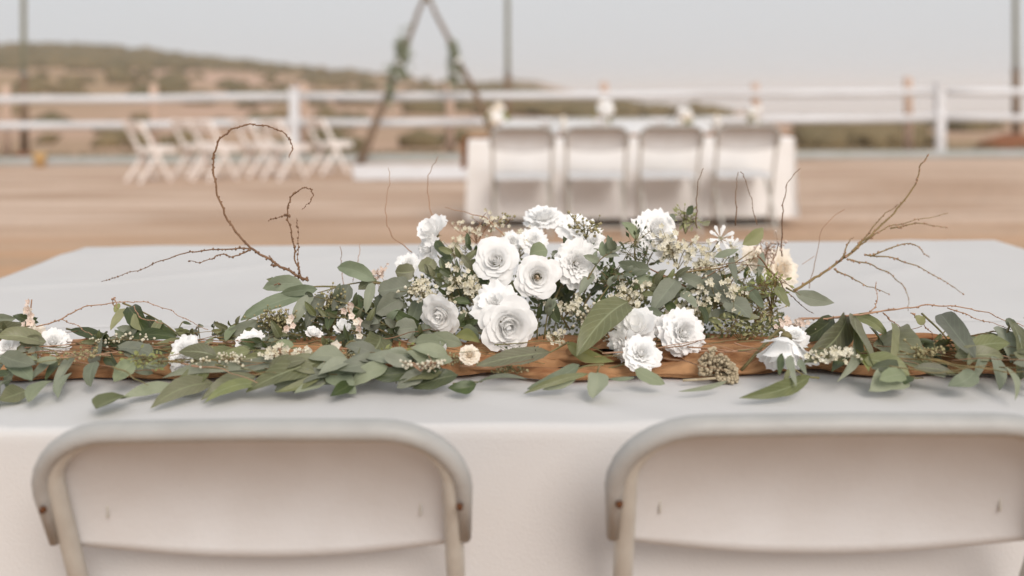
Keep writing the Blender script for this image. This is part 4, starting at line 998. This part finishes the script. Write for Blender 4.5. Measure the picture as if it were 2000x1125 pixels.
sy(538, 625, 1.62, 200, 50, 28, 'dense olive fringe of seeds at the left end of the bouquet', 'bead', .0034, fmat='seed')
sy(645, 600, 1.67, 130, 34, 50, 'dark seed fringe among the blue grey leaves', 'bead', .0034, fmat='seed')
sy(800, 560, 1.66, 60, 50, 22, 'small whitish seed spray left of the shaded rose', 'bead', .0046)
sy(835, 575, 1.64, 50, 40, 25, 'tiny white blossoms above the shaded rose', 'star', .0042)
sy(1245, 490, 1.72, 70, 45, 40, 'leafy fine fronds left of the tall ruffled flower', 'leaf', .0046, fmat='leaf_dark')
sy(1215, 540, 1.70, 90, 50, 40, 'dark fine fronds beside the ruffled flower', 'leaf', .0046, fmat='leaf_dark')
sy(1100, 520, 1.74, 60, 60, 40, 'dark fine fronds behind the cream rose', 'leaf', .0046, fmat='leaf_dark')
sy(1340, 425, 1.84, 50, 26, 30, 'upright feathery frond beside the tall ruffled flower', 'leaf', .0046, fmat='leaf_lime')
sy(730, 530, 1.74, 36, 30, 22, 'pinkish tiny twigs above the left broad leaf', 'star', .0034, smat='stem_pink', fmat='petal_pink')
sy(880, 700, 1.51, 60, 70, 16, 'straggling tiny stems and seeds on the garland near the small bud', 'bead', .0036, fmat='seed', smat='stem_pink')
sy(1005, 690, 1.50, 40, 55, 18, 'fine green twig trailing over the long middle leaf', 'leaf', .0030, fmat='leaf_dark', smat='stem_green')
sy(1010, 722, 1.475, 40, 60, 10, 'dark small seeds fallen before the middle of the runner', 'bead', .0030, fmat='seed')
sy(780, 730, 1.47, 30, 40, 16, 'tiny dry seeds scattered before the pale turned leaf', 'bead', .0026, fmat='seed')
sy(240, 665, 1.58, 60, 60, 14, 'small pale seed spray over the dark narrow leaves at the left', 'bead', .0036)
sy(400, 690, 1.53, 70, 50, 18, 'tangled green twigs right of the left white flower', 'leaf', .0032, fmat='seed', smat='stem_pink')
sy(1090, 655, 1.60, 40, 30, 22, 'fine white twiglets right of the biggest bloom', 'star', .003)
sy(1830, 668, 1.60, 60, 70, 12, 'thin dry twiglets lying on the right of the runner', 'leaf', .0028, fmat='dried', smat='stem_pink')
sy(1680, 705, 1.53, 34, 60, 16, 'small green seed pods under the broad dark leaves', 'bead', .0066, fmat='leaf_lime')
sy(1925, 715, 1.53, 50, 35, 25, 'small curling greens near the right frame edge', 'leaf', .0050, fmat='leaf_grey')
sy(1190, 660, 1.58, 20, 26, 20, 'thin forked twig in front of the big olive leaf', 'bead', .003, smat='stem_pink')

for i_, (gx, gy, lb_) in enumerate(((150, 690, 'pale seeds scattered over the leaves right of the far left flower'), (300, 700, 'fine seed twigs over the round grey leaves'), (430, 705, 'fine seed twigs above the fan of flat olive leaves'),
        (560, 690, 'small whitish blossoms behind the biggest olive leaf'), (660, 690, 'tiny seed twigs behind the pale turned leaf'), (780, 690, 'fine reddish twigs with seeds left of the small bud'), (820, 712, 'green leaflet twig in front of the small bud'), (1620, 690, 'green leaflet twigs right of the nodding flower'), (1800, 690, 'dry seed twigs below the tall pale rounded leaf'))):
    sy(gx, gy, TD(gx, gy, .045) - .01, 70, 62, 15, lb_, ('bead', 'leaf', 'bead', 'star')[i_ % 4], .0034, fmat=('seed', 'leaf_lime', 'floret', 'floret')[i_ % 4], smat=('stem_pink', 'stem_green', 'stem_gold')[i_ % 3])
# pink blossom twigs (waxflower) at three spots
def blossom_twig(pts, D, label, r=8, n=8):
    org = P(*pts[0], D)
    if org.z < ZT + .01: org.z = ZT + .01
    t = empty('blossom_twig', org, label, 'blossom twig', 'twigs with pinkish blossoms')
    q = smooth([P(x, y, D) - org for x, y in pts], 5); m2 = MB(); m2.tube(q, .001, 5); m2.build('stem', M['stem_pink'], t)
    for k in range(n):
        p = q[int((k + .7) / n * (len(q) - 1))] + Vector((R(-.006, .006), R(-.008, 0), R(-.003, .003)))
        nn = Vector((R(-.8, .8), -1, R(-.4, .6))).normalized(); e1 = nn.orthogonal().normalized(); e2 = nn.cross(e1); s_ = r * D / F * R(.8, 1.2)
        mf = MB()
        for j in range(5):
            a0 = j * 2 * PI / 5; d1 = e1 * math.cos(a0) + e2 * math.sin(a0); d2 = nn.cross(d1)
            mf.add([p, p + d1 * s_ * .6 + d2 * s_ * .45 + nn * s_ * .2, p + d1 * s_ * 1.05 + nn * s_ * .5, p + d1 * s_ * .6 - d2 * s_ * .45 + nn * s_ * .2], [(0, 1, 2, 3)])
        mf.blob(p + nn * s_ * .2, s_ * .22, 1)
        mf.build('blossom', M['petal_pink'] if k % 3 else M['petal_cream'], t)
blossom_twig([(75, 705), (68, 670), (62, 640), (60, 610), (62, 585)], 1.56, 'upright twig of pinkish blossoms at the far left', 9, 12)
blossom_twig([(50, 690), (40, 660), (55, 632)], 1.57, 'short twig of blush blossoms left of the upright one', 8, 6)
blossom_twig([(708, 660), (695, 630), (680, 605), (682, 590)], 1.58, 'twig of pinkish blossoms among the leaves left of the bouquet', 9, 8)
blossom_twig([(690, 740), (680, 715), (650, 690), (655, 668)], 1.50, 'twig with orange pink blossoms hanging over the front leaves', 9, 7)
blossom_twig([(560, 650), (568, 635), (572, 615)], 1.60, 'pale speckled blossom twig at the left seed fringe', 7, 5)
# dried beige cluster
t = empty('dried_flower_cluster', P(1400, 742, 1.475), 'crumbly dried beige flower cluster lying on the front of the runner', 'dried flower')
mb = MB()
for k in range(520):
    x = 1365 + 75 * random.random(); yy = 742 - (12 + 44 * math.sin(min(1, max(0, (x - 1355) / 95)) * PI)) * random.random() + (6 if x > 1400 else -10)
    q = P(x, yy, 1.478 + R(-.012, .02)) - t.location
    if q.z + t.location.z < ZT + .004: q.z = ZT + .004 - t.location.z
    mb.blob(q, R(.0014, .0034), 1, .3)
o = mb.build('floret', M['dried'], t); o['kind'] = 'stuff'
m2 = MB(); m2.tube([Vector((0.015, 0, 0.004)), Vector((-.02, -.01, .004)), Vector((-.05, -.012, .003))], .002, 6); m2.build('stem', M['dried'], t)

# ------------------------------------------------------------ willow twigs
def willow(lines, label, D=1.72, r=.0018, mat='stem', buds=True, name='willow_twig', cat='twig', group='curling willow twigs', bmat=None, bs=1.0, bd=.0050):
    org = P(*lines[0][0], D if not callable(D) else D(lines[0][0]))
    t = empty(name, org, label, cat, group)
    mbud = MB()
    for li, ln in enumerate(lines):
        pts = [P(x, y, D if not callable(D) else D((x, y))) - org for x, y in ln]
        pts = smooth(pts, 7); k = len(pts); r0 = r if li == 0 else r * .6
        ph = R(0, 6); Lt = 0
        q = []
        for i, p in enumerate(pts):
            kx = min(1, i / 6) * (1.3 if buds else .8); q.append(p + Vector((kx * R(-.0006, .0006) + .0009 * math.sin(i * 1.1 + ph), .02 * math.sin(i / k * 3 + ph) - .02 * math.sin(ph), kx * R(-.0006, .0006) + .0009 * math.cos(i * .9 + ph))))
        m2 = MB(); m2.tube(q, [max(.0005, r0 * (1 - .72 * i / k)) for i in range(k)], 6); m2.build('twig', M[mat], t)
        if buds:
            for i in range(k - 1):
                sg = q[i + 1] - q[i]; nn = max(1, int(sg.length / bd))
                for j in range(nn):
                    if random.random() < .2: continue
                    p = q[i] + sg * ((j + R(0, 1)) / nn)
                    o_ = Vector((R(-1, 1), R(-1, 1), R(-1, 1))).normalized()
                    rr = r0 * (1 - .6 * i / k)
                    mbud.blob(p + o_ * rr * 1.1, bs * R(.0011, .0021) * (0.7 + .5 * (1 - i / k)), 1, .2, (1, 1, 1.2))
    if buds:
        o = mbud.build('buds', M[bmat or mat], t); o['kind'] = 'stuff'
    return t
random.seed(55)
willow([[(602, 549), (560, 528), (520, 505), (487, 485), (455, 450), (430, 405), (416, 350), (415, 305), (430, 270), (460, 250), (492, 243), (530, 248), (560, 262), (574, 285), (568, 308)],
        [(487, 485), (440, 486), (380, 490), (320, 508), (265, 530), (188, 555)], [(487, 487), (462, 500), (432, 496), (408, 506), (380, 503)], [(540, 520), (528, 518), (515, 505)], [(575, 540), (560, 548), (545, 549)]],
       'long budded willow branch curling into a big loop at the left of the bouquet', r=.0024)
willow([[(592, 548), (580, 512), (574, 462), (567, 420), (571, 390), (588, 370), (608, 363), (619, 374), (613, 390), (597, 404)], [(566, 420), (553, 420), (536, 425)], [(584, 545), (583, 500), (580, 460), (572, 430)]],
       'smaller willow twig with a hooked tip beside the big loop', r=.0015)
willow([[(805, 492), (770, 462), (757, 430), (756, 392), (762, 352), (758, 328)]], 'thin wavy twig rising left of the top left bloom', D=1.80, r=.001, buds=False, mat='stem_pink', group='thin upright twigs')
willow([[(846, 432), (836, 390), (834, 350), (845, 325), (857, 306)]], 'thin twig rising above the top left bloom', D=1.82, r=.001, buds=False, mat='stem_pink', group='thin upright twigs')
willow([[(985, 462), (950, 430), (905, 418), (868, 408)], [(935, 505), (905, 462), (872, 430)], [(940, 425), (950, 412)]], 'reddish twigs crossing over the top left of the bouquet', D=1.78, r=.0012, mat='stem_pink', buds=False, group='twigs inside the bouquet')
willow([[(1550, 568), (1600, 540), (1650, 506), (1685, 475), (1730, 435), (1768, 388), (1788, 352), (1792, 322), (1806, 300)],
        [(1650, 505), (1700, 470), (1740, 447), (1795, 432), (1852, 418)], [(1665, 492), (1700, 462), (1735, 425), (1762, 402)], [(1640, 512), (1660, 480), (1680, 468)],
        [(1655, 507), (1700, 518), (1748, 540), (1780, 572), (1783, 612)], [(1628, 525), (1670, 546), (1722, 567)], [(1690, 498), (1750, 505), (1805, 528), (1868, 568)], [(1740, 447), (1800, 440), (1860, 448)], [(1700, 500), (1770, 475), (1825, 505)]],
       'large golden branching twig with tiny buds spreading up to the right', r=.0024, mat='stem_gold', bmat='stem_pink', D=lambda p: 1.74 + (p[0] - 1550) * .0004, bs=1.0, bd=.0055)
willow([[(1580, 562), (1586, 510), (1598, 440), (1640, 405)], [(1590, 500), (1560, 512)]], 'faint thin twig left of the large golden branch', D=1.86, r=.0008, buds=False, mat='stem_pink', group='thin upright twigs')
willow([[(1527, 500), (1524, 440), (1523, 390), (1531, 350), (1552, 325)]], 'tall thin upright twig at the right end of the distant table', D=1.82, r=.0012, bs=.7, group='thin upright twigs')
willow([[(1360, 445), (1358, 400), (1357, 352), (1367, 325)]], 'thin upright twig above the feathery frond', D=1.82, r=.0011, bs=.6, group='thin upright twigs')
willow([[(1437, 440), (1437, 380), (1447, 338)], [(1478, 440), (1468, 388), (1452, 348), (1442, 334)]], 'pair of thin twigs crossing at their hooked tips', D=1.82, r=.0011, bs=.6, group='thin upright twigs')
willow([[(670, 560), (668, 520), (670, 478)], [(690, 550), (702, 500), (700, 478)]], 'two faint short twigs rising behind the left leaves', D=1.78, r=.0007, mat='stem_pink', bs=.5, group='thin upright twigs')
DL = 1.60
willow([[(60, 642), (118, 624), (150, 606), (210, 597), (262, 597), (310, 612), (350, 635), (392, 655)], [(118, 624), (150, 640), (190, 650)], [(222, 597), (226, 581), (240, 577), (249, 592)], [(262, 598), (285, 612), (330, 622)]],
       'low arching twig over the left end of the garland with a small curl on top', D=DL, r=.0011, mat='stem_pink', bs=.7, bd=.02, group='arching twigs of the garland')
willow([[(1560, 624), (1625, 620), (1700, 610), (1790, 598), (1850, 598), (1920, 610), (1980, 632), (2040, 650)], [(1700, 610), (1722, 590), (1728, 560)], [(1780, 612), (1800, 625), (1835, 660), (1850, 690)], [(1725, 612), (1760, 640), (1800, 668)], [(1850, 600), (1900, 618), (1970, 640)]],
       'low arching twig over the right end of the garland', D=1.60, r=.0016, mat='stem_pink', bs=.8, bd=.02, group='arching twigs of the garland')
willow([[(1480, 500), (1520, 545), (1560, 590), (1600, 622)], [(1370, 545), (1430, 520), (1500, 525), (1560, 575)], [(1280, 545), (1350, 528), (1420, 515), (1470, 500)], [(1400, 600), (1450, 570), (1500, 530)]], 'brown twigs criss crossing at the right of the bouquet', D=1.68, r=.0013, mat='stem', bs=.7, bd=.015, group='twigs inside the bouquet')
willow([[(1230, 470), (1190, 490), (1160, 520)], [(1270, 450), (1230, 480), (1200, 520)]], 'green stems leaning behind the ruffled flower', D=1.76, r=.0012, mat='stem_green', buds=False, group='twigs inside the bouquet')
SN = {'stem': 'dark brown', 'stem_pink': 'pinkish', 'stem_green': 'green', 'stem_gold': 'golden'}
for k in range(84):                    # loose stems along the garland
    zone = random.choice(['left', 'middle', 'right', 'left'])
    x0 = {'left': R(40, 440), 'middle': R(620, 1000) if k % 2 else R(1100, 1450), 'right': R(1640, 1960)}[zone]; L_ = R(90, 220); y0 = R(658, 716); sl_ = R(-16, 26); mm = random.choice(['stem', 'stem_pink', 'stem_green', 'stem_gold'])
    lb = place_words(x0 + L_ / 2, y0, 'loose thin %s stem' % SN[mm])
    willow([[(x0, y0), (x0 + L_ * .5, y0 + sl_ * .5 + R(-9, 9)), (x0 + L_, y0 + sl_)]], lb, D=TD(x0, y0, .042), r=R(.0007, .0015), mat=mm, buds=False, name='loose_stem', cat='stem', group='loose stems along the runner')

# ------------------------------------------------------------ decorations on the distant table
def posy(px, py, rpx, label, vase=True, n=14):
    D = 9.35; c = P(px, py, D); r = rpx * D / F
    t = empty('flower_vase', (c.x, D, ZT + .03), label, 'flower vase', 'flower vases on the distant table'); o_ = Vector(t.location)
    hh = max(.05, c.z - r - o_.z)
    m2 = MB(); m2.tube([(0, 0, 0), (0, 0, hh * .3), (0, 0, hh * .8), (0, 0, hh)], [.03, .045, .028, .035], 12); m2.build('vase', M['glass'], t)
    for k in range(n):
        q = c - o_ + Vector((R(-.6, .6) * r, R(-.5, .5) * r, R(-.7, .7) * r)); m2 = MB(); m2.blob(q, r * R(.35, .5), 2, .12); m2.build('blossom', M['petal'] if k % 4 else M['petal_cream'], t)
    g_ = greenery(c - o_ + Vector((0, .05, -.05)), 14, r * .4, r * .3).build('greenery', M['leaf_lime'], t); g_['kind'] = 'stuff'; g_.scale = (1, 1, 1)
random.seed(61)
posy(970, 222, 20, 'leftmost posy of white flowers on the distant table')
posy(1183, 212, 19, 'tall white posy in a vase at the middle of the distant table')
posy(1338, 228, 18, 'white posy right of the middle of the distant table')
posy(1474, 222, 15, 'rightmost white posy on the distant table')
for i, (px, tx) in enumerate(((1100, 'between the first two posies'), (1400, 'between the last two posies'))):
    t = empty('candle_holder', ((px - 1000) * 9.3 / F, 9.3, ZT + .03), 'pale candle in a glass on the distant table, ' + tx, 'candle', 'candles on the distant table')
    m2 = MB(); m2.tube([(0, 0, 0), (0, 0, .1), (0, 0, .11)], [.035, .04, .04], 12, cap=True); m2.build('holder', M['glass'], t)
    m2 = MB(); m2.tube([(0, 0, .1), (0, 0, .17)], .02, 10); m2.build('candle', M['petal_cream'], t)
